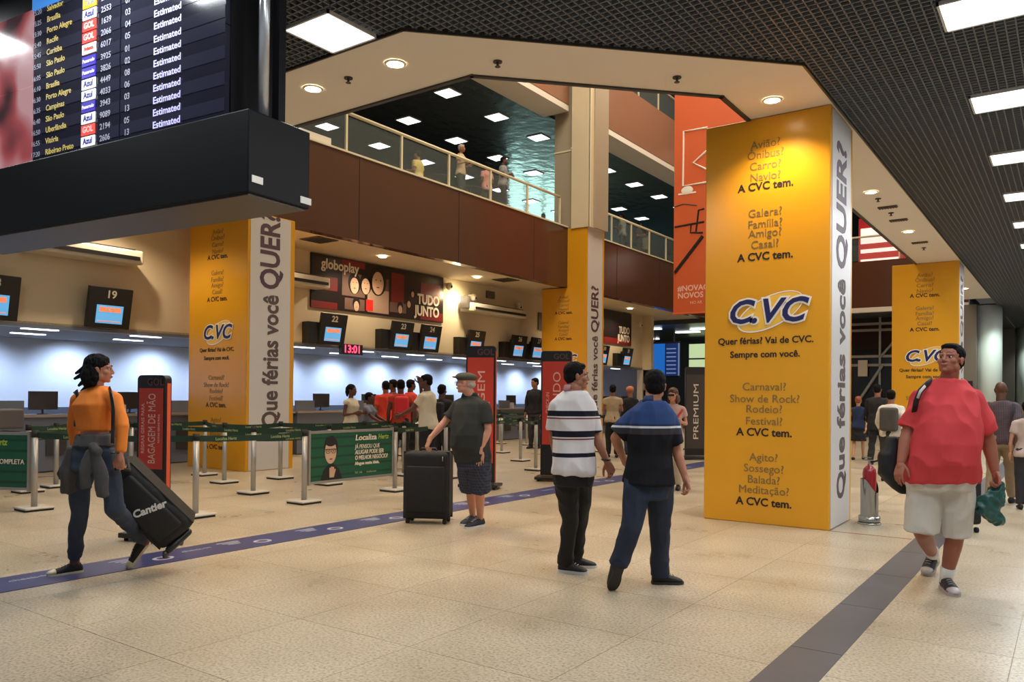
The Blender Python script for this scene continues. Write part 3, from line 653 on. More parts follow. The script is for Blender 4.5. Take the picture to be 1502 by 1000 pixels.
# ================================================================== POSTERS ON THE WALL
PBK = mat('poster_black', srgb(34, 24, 24), .3); PRD = mat('poster_red', srgb(120, 30, 28), .4); PRB = mat('poster_bright_red', srgb(215, 45, 40), .4); PSK = mat('poster_skin', srgb(206, 168, 140), .5)
PGR = mat('poster_grey_brown', srgb(110, 84, 74), .5); PHR = mat('poster_hair', srgb(24, 18, 20), .5); PJK = mat('poster_shirt', srgb(170, 140, 120), .5); PW2 = mat('poster_white', srgb(230, 215, 195), .5)
def poster(y0, y1, z0, z1, label, full):
    t = thing('wall_poster', label, 'poster', (-14.97, (y0+y1)/2, z0)); x = -14.95; W_, H_ = y1-y0, z1-z0
    MB().span((-15.0, y0, z0), (x, y1, z1)).build('panel', PBK, t)
    def rect(n, a, b, c, d, m, k=1): MB().span((x, y0+a*W_, z0+b*H_), (x+.003*k, y0+c*W_, z0+d*H_)).build(n, m, t)
    def oval(n, a, b, ra, rb, m, k=1):
        mb = MB(); cc = V((x+.003*k, y0+a*W_, z0+b*H_)); N_ = 20
        mb.add([cc]+[cc+V((0, math.cos(2*math.pi*q/N_)*ra*H_, math.sin(2*math.pi*q/N_)*rb*H_)) for q in range(N_)], [(0, 1+q, 1+(q+1) % N_) for q in range(N_)]); mb.build(n, m, t)
    def face(a, b, s, k=3):
        oval('printed_hair', a, b+.02, s*.62, s*.8, PHR, k); oval('printed_face', a, b-.03, s*.42, s*.6, PSK, k+1)
        oval('printed_eye', a-.008*s/.2, b+.03, .05*s, .03*s, PHR, k+2); oval('printed_eye', a+.010*s/.2, b+.03, .05*s, .03*s, PHR, k+2); oval('printed_mouth', a, b-.3*s, .12*s, .03*s, PRD, k+2)
    if full:
        rect('red_tile', .0, .0, .17, .13, PRD); rect('red_tile', .08, .35, .17, .60, PRD); rect('picture_tile', .2, .3, .36, .74, PGR); rect('picture_tile', .38, .3, .54, .74, PGR)
        rect('picture_tile', .56, .3, .66, .9, PRD); rect('red_tile', .2, .86, .36, .98, PRD, 1); rect('red_tile', .8, .02, 1.0, .2, PRD); rect('picture_tile', .8, .4, .97, .8, PRD); rect('picture_tile', .22, .04, .36, .26, PGR); rect('picture_tile', .55, .1, .68, .3, PGR)
        rect('picture_tile', .38, .04, .54, .5, PJK, 2)
        face(.285, .54, .26); face(.365, .56, .26); face(.455, .66, .38); face(.30, .15, .16); face(.63, .2, .14); face(.70, .33, .12); face(.73, .55, .1)
        rect('bright_tile', .37, .06, .42, .28, PRB, 3)
        text('globoplay', (x+.012, y0+.06*W_, z0+.83*H_), (0, 1, 0), (0, 0, 1), .34, PW2, t, bold=.008, align='LEFT', xs=.95)
    else:
        rect('bright_tile', .06, .45, .28, .95, PRB, 2); rect('picture_tile', .3, .4, .5, .8, PGR); rect('red_tile', .5, .0, 1.0, .18, PRD); face(.17, .68, .22, 4); face(.4, .6, .2, 4)
    text('TUDO', (x+.014, y1-.04*W_, z0+.44*H_), (0, 1, 0), (0, 0, 1), .38, PW2, t, bold=.014, align='RIGHT', xs=.85)
    text('JUNTO', (x+.014, y1-.04*W_, z0+.19*H_), (0, 1, 0), (0, 0, 1), .38, PW2, t, bold=.014, align='RIGHT', xs=.85)
poster(12.72, 17.6, 3.55, 4.87, 'long black poster with printed faces and the words TUDO JUNTO', True)
poster(24.9, 29.6, 3.55, 4.87, 'second black poster past the middle yellow pillar', False)
# ================================================================== AIR CURTAINS, LAMP, CAMERAS ON THE WALL
ACM = mat('unit_white', srgb(206, 198, 180), .4)
def air(y0, y1, z, label, lit=False):
    t = thing('air_curtain', label, 'air conditioner', (-14.75, (y0+y1)/2, z), 'air units on the cream wall')
    MB().box((-14.72, (y0+y1)/2, z), (.5, y1-y0, .26), bev=.04).build('casing', ACM, t)
    MB().box((-14.44, (y0+y1)/2, z-.03), (.03, y1-y0-.2, .07)).build('outlet_slot', LAMP if lit else BLACK, t)
    MB().box((-14.70, (y0+y1)/2, z+.14), (.4, y1-y0-.3, .02)).build('top_grille', TRIMD, t)
air(6.1, 8.25, 4.02, 'long white wall unit below the flight board', False); air(11.2, 12.9, 4.1, 'white wall unit cut by the left yellow pillar'); air(18.4, 21.2, 4.08, 'long white wall unit left of the middle pillar')
bl = thing('bracket_lamp', 'small lamp bracket lighting the cream wall beside the poster', 'lamp', (-14.8, 18.35, 4.1))
MB().box((-14.75, 18.35, 4.22), (.3, .12, .36)).build('frame', TRIMD, bl); MB().box((-14.93, 18.2, 4.32), (.04, .3, .2)).build('glow_plate', LAMPW, bl)
spot('bracket_bulb', (-14.45, 18.1, 4.45), 55, (1, .82, .45), 160, .9, .08, (0, math.radians(60), 0))
def cctv(y, z, label):
    t = thing('security_camera', label, 'camera', (-14.9, y, z)); MB().cyl((-14.96, y, z), .09, .06, 16).build('mount', ACM, t)
    MB().ell((-14.85, y, z-.03), (.10, .10, .12)).build('dome', ACM, t, True); MB().ell((-14.77, y, z-.05), (.035, .04, .045)).build('lens', BLACK, t, True)
cctv(17.75, 4.66, 'round white security camera right of the long poster'); cctv(18.9, 4.45, 'small hanging security camera under the balcony light'); cctv(21.3, 4.4, 'security camera high on the wall left of the middle pillar'); cctv(30.2, 4.5, 'security camera at the far end of the cream wall')
tag(MB().box((-14.98, 22.9, 4.02), (.04, .5, .6), bev=.01).build('wall_grille', VENT), 'small dark square grille beside the middle pillar', 'grille')
tag(MB().box((-14.97, 19.9, 4.62), (.06, .4, .22)).build('junction_box', VENT), 'small brown junction box above the long white wall unit', 'box')
# ================================================================== CHECK-IN COUNTERS
CTR = mat('counter_grey_blue', srgb(112, 118, 134), .5); CTT = mat('counter_top', srgb(150, 140, 130), .4); CTD = mat('counter_dark', srgb(62, 58, 60), .5); PAP = mat('paper_white', srgb(205, 198, 190), .7)
cnt_lab = ['left of the woman in orange', 'behind the woman in orange', 'behind the orange totem with the bag sign', 'behind the left yellow pillar', 'right of the left yellow pillar', 'behind the girl in the cream dress', 'behind the group in red shirts', 'behind the man in the cream shirt', 'behind the old man in the cap', 'right of the old man', 'before the bearded agent', 'left of the middle pillar', 'behind the middle pillar', 'right of the middle pillar', 'at the far end of the row']
first = None
for k in range(15):
    y0 = 5.9+1.66*k
    t = thing('checkin_counter', 'grey check-in counter '+cnt_lab[k], 'counter', (-15.6, y0+.75, 0), 'check-in counters along the wall')
    MB().span((-15.95, y0, .02), (-15.2, y0+1.5, 1.0)).build('body', CTR, t)
    MB().span((-16.0, y0-.04, 1.0), (-15.12, y0+1.54, 1.045)).build('worktop', CTT, t)
    MB().span((-15.19, y0+.18, .3), (-15.17, y0+.52, .72)).build('recess_panel', CTD, t); MB().span((-15.19, y0+.95, .3), (-15.17, y0+1.3, .72)).build('recess_panel', CTD, t)
    MB().span((-15.35, y0+.05, 1.045), (-15.3, y0+.62, 1.30)).build('privacy_screen', CTR, t)
    m = thing('computer_screen', 'dark computer screen on the counter '+cnt_lab[k], 'computer screen', (-15.6, y0+1.0, 1.045), 'computer screens on the counters')
    MB().box((-15.55, y0+1.05, 1.30), (.05, .5, .34)).build('panel', CTD, m); MB().cyl((-15.57, y0+1.05, 1.045), .09, .015).cyl((-15.57, y0+1.05, 1.05), .02, .12).build('stand', CTD, m)
    if k % 2: tag(MB().span((-15.4, y0+.68, 1.045), (-15.25, y0+.80, 1.22)).box((-15.33, y0+.74, 1.13), (.02, .14, .2)).build('leaflet_box', PAP), 'small white leaflet box on the counter '+cnt_lab[k], 'box', 'leaflet boxes on the counters')
tag(MB().box((-13.4, 4.6, 1.12), (.6, 1.0, .5), bev=.03).box((-13.2, 5.35, 1.05), (.4, .4, .3), bev=.03).box((-13.4, 4.9, .43), (.5, 1.3, .86)).build('kiosk_cabinet', mat('kiosk_grey', srgb(84, 76, 74), .5)), 'dark grey check-in kiosk cut off at the left picture edge', 'kiosk')
# ================================================================== QUEUE BARRIER POSTS AND BELTS
BELT = zband('green_belt', srgb(10, 44, 30), [], .6) if False else mat('green_belt', srgb(10, 48, 32), .6)
BLT = mat('belt_print', srgb(150, 165, 110), .6); BASE = mat('base_white', srgb(196, 190, 180), .5); RUB = mat('rubber_black', srgb(18, 18, 18), .7)
def post_proto():
    t = thing('barrier_post', 'x', 'barrier post', (0, 0, 0), 'steel queue barrier posts')
    MB().box((0, 0, .035), (.34, .34, .022), bev=.008).build('base_plate', BASE, t); MB().box((0, 0, .012), (.32, .32, .022)).build('base_rim', RUB, t)
    MB().cyl((0, 0, .045), .036, .87, 18).build('pole', STEEL, t, True); MB().cyl((0, 0, .9), .040, .085, 18).build('belt_head', RUB, t, True)
    return t
P0 = post_proto(); used = [False]
posts = {}
def post(k, x, y, label):
    posts[k] = V((x, y, 0))
    if not used[0]: P0.location = (x, y, 0); P0['label'] = label; used[0] = True; return P0
    return dup(P0, (x, y, 0), label)
PL = [('a', -10.49, 4.6, 'barrier post at the right end of the green board left of the woman'), ('a0', -11.9, 3.9, 'barrier post at the hidden left end of the green board'),
 ('b', -8.47, 5.5, 'nearest barrier post, just right of the rolling black case'), ('c', -8.42, 7.08, 'barrier post at the left end of the green board with the printed man'), ('d', -8.42, 8.82, 'barrier post at the right end of the green board by the big suitcase'),
 ('e', -9.78, 7.28, 'barrier post before the left side of the white pillar panel'), ('f', -11.3, 7.85, 'barrier post in front of the left yellow pillar face'), ('g', -11.15, 8.85, 'barrier post right of the white pillar panel'), ('h', -9.82, 8.75, 'barrier post behind the green board with the printed man'),
 ('i', -13.8, 6.62, 'barrier post behind the tied jacket of the woman'), ('j', -12.75, 5.9, 'barrier post behind the left green board'), ('k', -12.4, 5.35, 'second barrier post behind the left green board'), ('l', -12.6, 7.0, 'barrier post between woman and orange totem'), ('m', -12.6, 8.35, 'barrier post before the left edge of the left yellow pillar'),
 ('n', -10.5, 10.2, 'barrier post right behind the left yellow pillar'), ('o', -9.9, 10.6, 'barrier post behind the head of the black suitcase'), ('p', -11.4, 12.6, 'barrier post beside the girl in the cream dress'), ('q', -9.0, 10.7, 'barrier post between suitcase and old man'),
 ('r', -11.9, 16.35, 'barrier post close behind the orange totem of the old man'), ('s', -10.1, 14.6, 'middle barrier post between the two orange totems'), ('t', -8.62, 12.99, 'barrier post touching the left side of the second orange totem'), ('u', -14.2, 19.4, 'far barrier post near the counters between the totems'), ('v', -13.2, 19.4, 'far barrier post before the bearded agent'),
 ('w', -11.6, 20.2, 'barrier post behind the arm of the man in the striped shirt'), ('x', -10.2, 18.4, 'barrier post between the two walking men'), ('y', -13.0, 14.0, 'barrier post among the people in red'), ('z', -9.6, 21.0, 'barrier post behind the man in the blue polo shirt')]
for a in PL: post(*a)
belt_n = 0
def belt(a, b, h=.925, lab=None, sag=.02):
    A, B = posts[a], posts[b]; d = (B-A); L = d.length; d = d.normalized(); nrm = V((-d.y, d.x, 0)); n = 8; rows = []
    t = thing('barrier_belt', lab or 'green belt', 'belt', tuple((A+B)/2), 'green queue belts')
    for i in range(n+1):
        u = i/n; p = A+d*(.04+(L-.08)*u); z = h-sag*4*u*(1-u); rows.append((p, z))
    m = MB()
    for i in range(n):
        (p, z), (q, y) = rows[i], rows[i+1]
        m.add([p+nrm*s*.002+V((0, 0, z+e)) for e in (-.036, .036) for s in (-1, 1)]+[q+nrm*s*.002+V((0, 0, y+e)) for e in (-.036, .036) for s in (-1, 1)], [(0, 2, 6, 4), (1, 5, 7, 3), (0, 4, 5, 1), (2, 3, 7, 6)])
    m.build('webbing', BELT, t)
    right = d if d.dot(CR) > 0 else -d
    sgn = -1 if nrm.dot(CF) > 0 else 1
    k = max(1, int(L/.75))
    for i in range(k):
        u = (i+.5)/k; c = A+d*L*u+nrm*(-.004 if nrm.dot(CF) > 0 else .004); c.z = h-sag*4*u*(1-u)
        text('Localiza Hertz', c, right, (0, 0, 1), .05, BLT, t, ext=.0004, bold=.0008)
ps = {a[0]: a[3] for a in PL}
for a, b, nm in [('a', 'l', 'running from the left green board to the totem'), ('b', 'c', 'between the nearest post and the green board'), ('b', 'a', 'crossing behind the woman'), ('e', 'h', 'before the white pillar panel'), ('e', 'l', 'behind the nearest post'), ('f', 'g', 'across the left yellow pillar'), ('f', 'm', 'left of the left yellow pillar'), ('m', 'i', 'behind the orange totem'), ('j', 'k', 'behind the left green board'), ('i', 'j', 'near the left kiosk'), ('k', 'l', 'behind the waist of the woman'),
   ('g', 'n', 'right of the white pillar panel'), ('h', 'o', 'above the green board'), ('n', 'p', 'before the girl in the cream dress'), ('o', 'p', 'leading to the dress girl'), ('d', 'q', 'above the black suitcase'), ('o', 'q', 'before the man in the cream shirt'), ('p', 'y', 'before the people in red'), ('r', 'y', 'behind the old man'), ('r', 's', 'between the two totems'), ('s', 't', 'left of the second totem'), ('u', 'v', 'near the far counters'), ('v', 'w', 'before the middle pillar'), ('w', 'x', 'between the walking men'), ('x', 'z', 'behind the man in the blue polo'), ('u', 'r', 'toward the counters right of the old man'), ('v', 'x', 'right of the second totem'), ('q', 's', 'behind the first totem')]:
    belt(a, b, .925, 'green lettered belt '+nm)
for a, b, nm in [('b', 'c', 'nearest'), ('e', 'h', 'panel'), ('f', 'g', 'pillar'), ('j', 'k', 'left'), ('h', 'o', 'board'), ('n', 'p', 'dress'), ('r', 's', 'totem'), ('v', 'x', 'far')]:
    if nm not in ('nearest',): belt(a, b, .80, {'panel': 'lower green belt before the white pillar panel', 'pillar': 'lower green belt across the left yellow pillar', 'left': 'lower green belt behind the left green board', 'board': 'lower green belt above the green board', 'dress': 'lower green belt before the girl in the cream dress', 'totem': 'lower green belt between the two totems', 'far': 'lower green belt right of the second totem'}[nm])
# advertising boards hung between posts
GRN = mat('board_green', srgb(8, 84, 56), .35, noise_amt=.15, nscale=3); GRD = mat('board_green_dark', srgb(6, 60, 42), .35); ALU = mat('aluminium', srgb(160, 158, 152), .35, .7); LGN = mat('board_lime', srgb(150, 175, 60), .5)
def adboard(A, B, label, full):
    A = V(A); B = V(B); d = (B-A); L = d.length; d.normalize(); nrm = V((-d.y, d.x, 0)); nrm = -nrm if nrm.dot(CF) > 0 else nrm; U = V((0, 0, 1)); r = d if d.dot(CR) > 0 else -d
    c = (A+B)/2; t = thing('advertising_board', label, 'advertising board', (c.x, c.y, 0)); w_ = L-.16; z0, z1 = .27, .93; AX = (r, -nrm, U)
    MB().box(c+V((0, 0, (z0+z1)/2)), (w_, .02, z1-z0), AX).build('panel', GRN, t)
    f = MB()
    for z in (z0-.012, z1+.012): f.box(c+V((0, 0, z)), (w_+.03, .04, .035), AX)
    for s in (-1, 1): f.box(c+r*s*(w_/2+.008)+V((0, 0, (z0+z1)/2)), (.03, .045, z1-z0+.08), AX)
    f.build('frame', ALU, t)
    def q(u, z, k=1): return c+r*u+nrm*(.0105+.0015*k)+V((0, 0, z))
    for i in range(5): MB().box(q(0, .34+.13*i, 0), (w_-.02, .002, .03), AX).build('stripe', GRD, t)
    def oval(u, z, a, b, m, n, k): 
        mb = MB(); N_ = 24; mb.add([q(u, z, k)]+[q(u+math.cos(2*math.pi*j/N_)*a, z+math.sin(2*math.pi*j/N_)*b, k) for j in range(N_)], [(0, 1+j, 1+(j+1) % N_) if r.cross(U).dot(nrm) > 0 else (0, 1+(j+1) % N_, 1+j) for j in range(N_)]); mb.build(n, m, t)
    if full:
        u = -w_*.27
        mb = MB(); mb.add([q(u-.17, z0+.01, 2), q(u+.22, z0+.01, 2), q(u+.16, .42, 2), q(u+.05, .50, 2), q(u-.06, .48, 2), q(u-.13, .40, 2)], [(0, 1, 2, 3, 4, 5)]); mb.build('printed_suit', PHR, t)
        oval(u+.01, .72, .125, .17, PHR, 'printed_hair', 3); oval(u, .665, .105, .165, PSK, 'printed_face', 4); oval(u, .80, .1, .06, PHR, 'printed_fringe', 5)
        mb = MB(); mb.box(q(u, .70, 6), (.20, .002, .01), AX)
        mb.build('printed_glasses', PHR, t)
        for s in (-1, 1):
            mg = MB()
            for j in range(16):
                a, b = 2*math.pi*j/16, 2*math.pi*(j+1)/16; cc = u+s*.05
                mg.add([q(cc+math.cos(x)*rr, .675+math.sin(x)*rr*.8, 6) for x, rr in ((a, .032), (b, .032), (b, .041), (a, .041))], [(0, 1, 2, 3)])
            mg.build('printed_glasses', PHR, t); oval(u+s*.05, .678, .012, .008, PHR, 'printed_eye', 6)
        oval(u+.005, .565, .03, .008, PRD, 'printed_mouth', 6)
        mh = MB()
        for a, h in ((-.03, .18), (.0, .20), (.03, .19), (.06, .15)): mh.tube([q(u+.01+a*.6, .31, 5), q(u+a+.02, .31+h*.75, 5)], .012, 6)
        mh.build('printed_fingers', PSK, t)
        x = w_*.08
        x = w_*.02; text('Localiza', q(x, .84, 3), r, U, .115, PW2, t, bold=.002, align='LEFT', shear=.15, fit=.42); text('Hertz', q(x+.46, .84, 3), r, U, .10, LGN, t, bold=.002, align='LEFT', shear=.15, fit=.22)
        for s, z, ft in (('JÁ PENSOU QUE', .71, .50), ('ALUGAR PODE SER', .63, .58), ('O MELHOR NEGÓCIO?', .55, .66)): text(s, q(x, z, 3), r, U, .085, PW2, t, bold=.0015, align='LEFT', shear=.12, fit=ft)
        text('Alugue nesta ideia.', q(x, .47, 3), r, U, .065, PW2, t, bold=.002, align='LEFT'); text('SAC 24h        localiza.com', q(x, .34, 3), r, U, .04, BLT, t, align='LEFT')
    else:
        text('Localiza', q(-.35, .83, 3), r, U, .13, PW2, t, bold=.004, align='LEFT', shear=.15); text('Hertz', q(.2, .83, 3), r, U, .11, LGN, t, bold=.004, align='LEFT', shear=.15, xs=.8)
        for s, z, ft in (('CONHEÇA A', .68, .42), ('NOSSA FROTA COMPLETA', .59, .95)): text(s, q(-.30, z, 3), r, U, .085, PW2, t, bold=.001, align='LEFT', fit=ft)
        text('Alugue agora.', q(-.45, .48, 3), r, U, .065, PW2, t, bold=.002, align='LEFT'); text('localiza.com', q(-.4, .34, 3), r, U, .05, BLT, t, align='LEFT')
adboard(posts['c'], posts['d'], 'green advertising board with a printed man in glasses between two posts', True)
adboard(posts['a0'], posts['a'], 'green advertising board at the left picture edge, partly cut off', False)
# ================================================================== TOTEMS AND BANNERS
ORP = mat('totem_red_orange', srgb(205, 62, 42), .4); OREDGE = mat('totem_orange_edge', srgb(215, 92, 56), .4); TW = mat('totem_print', srgb(238, 190, 175), .5); TLG = mat('totem_logo', srgb(96, 62, 58), .5)
def totem(px0, px1, dep, h, label, words, small, face=None, col=ORP, frac=.22, edge=True, icon=True, wc=None, logo='GOL'):
    a, b = at(px0, 600, dep), at(px1, 600, dep); a.z = b.z = 0; d = (b-a); W_ = d.length; d.normalize()
    if face is not None:
        d = V((math.cos(face), math.sin(face), 0)); W_ = W_/abs(d.dot(CR))
    c = (a+b)/2; nrm = V((d.y, -d.x, 0)); AX = (d, -nrm, V((0, 0, 1))); t = thing('totem_sign', label, 'totem sign', (c.x, c.y, 0)); U = V((0, 0, 1)); T_ = .09
    # rounded-top body
    pts = []; R0 = .045
    for x, z, s0 in ((W_/2-R0, h-R0, 0), (-W_/2+R0, h-R0, 90)):
        for k in range(6): q = math.radians(s0+18*k); pts.append((x+math.cos(q)*R0, z+math.sin(q)*R0))
    pts = [(W_/2, .10)]+pts+[(-W_/2, .10)]; n = len(pts); mb = MB()
    mb.add([c+d*x+nrm*T_/2+U*z for x, z in pts]+[c+d*x-nrm*T_/2+U*z for x, z in pts], [tuple(range(n)), tuple(range(n, 2*n))[::-1]]+[(i, i+n, (i+1) % n+n, (i+1) % n) for i in range(n)]); mb.build('body', BLACK, t)
    zt = h-.18 if h > 1.9 else h-.13; zb_ = h*frac
    MB().box(c+nrm*(T_/2+.003)+U*(zt+zb_)/2, (W_-.05, .006, zt-zb_), AX).build('printed_panel', col, t)
    if edge: MB().box(c+d*(W_/2+.004)+U*(h*.5+.02), (.008, T_*.55, h-.2), AX).build('edge_strip', OREDGE, t)
    MB().box(c+U*.055, (W_+.16, .40, .05), AX, .01).build('base_plate', BLACK, t)
    ft = MB()
    for s in (-1, 1):
        for e in (-1, 1): ft.cyl(c+d*s*(W_/2+.02)+nrm*e*.15, .02, .03, 10)
    ft.build('feet', RUB, t)
    N1 = nrm*(T_/2+.008); wc = wc or TW; sz = W_*.36
    text(words, c+N1+U*((zt+zb_)/2)-d*W_*.0+d*.02, U, -d, sz, wc, t, bold=0., fit=(zt-zb_)*(.86 if len(words) > 8 else .74))
    if small: text(small, c+N1+U*((zt+zb_)/2)-d*W_*.27, U, -d, sz*.42, wc, t, align='CENTER'); text(small, c+N1+U*((zt+zb_)/2)+d*W_*.3, U, -d, sz*.24, wc, t)
    if logo: text(logo, c+N1+U*(zt+(h-zt)*.45)+d*W_*.17, d, U, (h-zt)*.75, TLG, t, bold=.002)
    if icon:
        ic = MB(); z = h*frac*.72; e = W_*.16
        for q in ((0, 0, 0, .22), (0, .22, .12, .22), (.12, .22, .12, .0)): ic.box(c+N1+d*(q[0]+q[2])/2*W_+d*W_*.12+U*(z+(q[1]+q[3])/2*W_), (abs(q[2]-q[0])*W_+.012, .004, abs(q[3]-q[1])*W_+.012), AX)
        ic.build('bag_icon', LW, t)
    return t
fa_ = math.atan2(CR.y, CR.x)
totem(203, 250, 7.95, 1.64, 'small orange totem sign between the woman and the left yellow pillar', 'BAGAGEM DE MÃO', 'REGRAS GERAIS PARA', fa_-.30, frac=.43)
t2 = totem(684, 727, 12.5, 2.24, 'tall orange totem sign directly behind the old man in the cap', 'BAGAGEM', 'DESPACHO DE', fa_-.2, icon=False, frac=.18)
t3 = totem(794, 838, 13.7, 2.24, 'tall orange totem sign behind the man in the striped shirt', 'FALANDO', 'CHECK-IN', fa_-.2, icon=False, frac=.28)
PRM = mat('brown_banner', srgb(66, 56, 50), .4)
totem(1005, 1034, 18.6, 2.17, 'dark brown PREMIUM totem left of the nearest yellow pillar', 'PREMIUM', '', fa_-.1, col=PRM, edge=False, icon=False, wc=PW2, logo='', frac=.12)
# long orange banner hanging in the atrium
OB = mat('banner_orange', srgb(206, 92, 44), .6, noise_amt=.05, nscale=.6)
bn = thing('hanging_banner', 'tall orange banner hanging behind the nearest yellow pillar', 'banner', (-9.2, 24, 4.15)); cx0, cx1 = -10.62, -7.6; yb = 24.0
MB().span((cx0, yb, 4.15), (cx1, yb+.02, 14.5)).build('cloth', OB, bn); MB().tube([(cx0-.03, yb+.01, 4.15), (cx1+.03, yb+.01, 4.15)], .03, 10).build('bottom_rail', OB, bn)
def stroke(pts, r, m, n='drawn_line'): MB().tube([(x, yb-.004, z) for x, z in pts], r, 6).build(n, m, bn)
def bq(px, py): p = ony(px, py, yb); return (p.x, p.z)
for seg in ([(1038, 187), (1003, 193), (1002, 273), (1038, 267)], [(1038, 220), (1017, 239), (1038, 249)]): stroke([bq(*q) for q in seg], .035, LW)
stroke([bq(*q) for q in [(990, 400), (1031, 346)]], .055, BLACK); stroke([bq(*q) for q in [(990, 333), (1033, 325)]], .03, BLACK); stroke([bq(*q) for q in [(1021, 340), (1025, 308), (1033, 306)]], .03, BLACK)
stroke([bq(*q) for q in [(1014, 328), (1013, 341), (1031, 341)]], .03, BLACK); stroke([bq(*q) for q in [(990, 303), (1003, 299), (1022, 301)]], .02, TLG)
mb = MB(); a = bq(1008, 279); mb.ell((a[0], yb-.01, a[1]), (.2, .02, .14)); mb.box((a[0], yb-.01, a[1]-.1), (.6, .01, .05)); mb.build('drawn_cap', LW, bn)
text('#NOVAGOL', (bq(994, 424)[0], yb-.004, bq(994, 424)[1]), (1, 0, 0), (0, 0, 1), .25, TW, bn, align='LEFT', bold=.006); text('NOVOS TEMPOS', (bq(994, 434)[0], yb-.004, bq(994, 434.5)[1]), (1, 0, 0), (0, 0, 1), .25, TW, bn, align='LEFT', bold=.006)
text('NO AR', (bq(1012, 443)[0], yb-.004, bq(1012, 444)[1]), (1, 0, 0), (0, 0, 1), .13, TW, bn, align='LEFT')
# far blue flight display
fd = thing('flight_screen', 'blue lit flight screen far behind the end of the cream wall', 'display board', (-17.8, 37.0, 2.4))
p0, p1 = ony(951, 545, 36.5), ony(996, 545, 36.5); za = ony(970, 504, 36.5).z; z_b = ony(970, 551, 36.5).z
MB().span((p0.x, 36.5, z_b-.1), (p1.x, 36.65, za+.1)).build('casing', BLACK, fd); MB().tube([(p0.x+.3, 36.6, za), (p0.x+.3, 36.6, 4.72)], .03).build('hanger', STEELD, fd); MB().tube([(p1.x-.3, 36.6, za), (p1.x-.3, 36.6, 4.72)], .03).build('hanger', STEELD, fd)
MB().span((p0.x+.05, 36.47, z_b), (p0.x+.9, 36.5, za)).build('screen', mat('blue_screen', srgb(20, 90, 170), .3, emit=.7, ecol=srgb(30, 110, 200)), fd)
MB().span((p0.x+.95, 36.47, z_b), (p1.x-.05, 36.5, za)).build('screen', mat('navy_screen', srgb(20, 40, 90), .3, emit=.4, ecol=srgb(30, 60, 130)), fd)
rw = MB()
for k in range(7): rw.span((p0.x+1.0, 36.44, z_b+.1+k*.2), (p1.x-.15, 36.47, z_b+.16+k*.2))
rw.span((p0.x+1.62, 36.43, z_b), (p0.x+1.68, 36.46, za)); rw.build('row', mat('row_pale', srgb(130, 150, 200), .4, emit=.5), fd)
for k, (x, y) in enumerate([(-18.3, 35.5), (-18.8, 38), (-19.4, 40.5), (-16.5, 34.5), (-15.6, 37), (-14.2, 35.5), (-14.6, 38.5)]): tag(MB().box((x, y, 4.66), (1.2, .3, .04)).build('strip_light', LAMP), ordn[k].replace('nearest', 'first')+' strip light in the dark ceiling above the far blue flight screen', 'strip light', 'strip lights over the far flight screen')
fl_ = tag(MB().box((-13.6, 38, 1.25), (.3, .1, 2.5)).build('lit_panel', mat('lit_poster', (1, .8, .5), .4, emit=1.0, ecol=(1, .75, .4))), 'small warm lit panel behind the woman in sunglasses', 'lit sign')
tag(MB().box((-12.9, 38, 2.35), (.2, .1, 4.7)).build('tube_light', LAMP), 'bright vertical tube light left of the PREMIUM totem', 'light')
# ================================================================== FIRE EXTINGUISHER
q = onz(1275, 768); ex = thing('fire_extinguisher', 'red fire extinguisher in a chrome holder beside the nearest pillar', 'fire extinguisher', (q.x, q.y, 0))
CH = mat('chrome_holder', srgb(176, 176, 170), .22, .9); RED = mat('extinguisher_red', srgb(150, 26, 34), .25, coat=.4)
MB().cyl((q.x, q.y, 0), .128, .018, 32).cyl((q.x, q.y, .018), .118, .075, 32).build('stand_base', CH, ex, True)
hm = MB(); n = 28; rr = .098
top = lambda a: .53-.16*max(0, math.cos(a-math.radians(-20)))**1.5
rows_ = [[V((q.x+math.cos(2*math.pi*k/n)*rr, q.y+math.sin(2*math.pi*k/n)*rr, .09+(top(2*math.pi*k/n)-.09)*j/6)) for k in range(n+1)] for j in range(7)]
hm.grid(rows_); hm.build('holder_tube', CH, ex, True)
prof = [(.0, .1), (.07, .10), (.075, .14), (.075, .60), (.068, .64), (.045, .67), (.022, .685), (.022, .70), (0, .70)]
em = MB(); n = 28
for r, z in prof:
    em.v += [(q.x+math.cos(2*math.pi*k/n)*r, q.y+math.sin(2*math.pi*k/n)*r, z) for k in range(n)]
em.f = [(i*n+k, i*n+(k+1) % n, (i+1)*n+(k+1) % n, (i+1)*n+k) for i in range(len(prof)-1) for k in range(n)]
em.build('cylinder', RED, ex, True)
MB().cyl((q.x, q.y, .69), .018, .05, 12).box((q.x-.02, q.y, .745), (.12, .02, .015)).box((q.x-.03, q.y, .775), (.10, .02, .012)).build('valve_handle', CH, ex)
MB().tube([(q.x+.01, q.y, .72), (q.x+.08, q.y+.02, .74), (q.x+.14, q.y+.03, .80), (q.x+.17, q.y+.02, .84)], .011, 8).build('hose', RUB, ex, True)
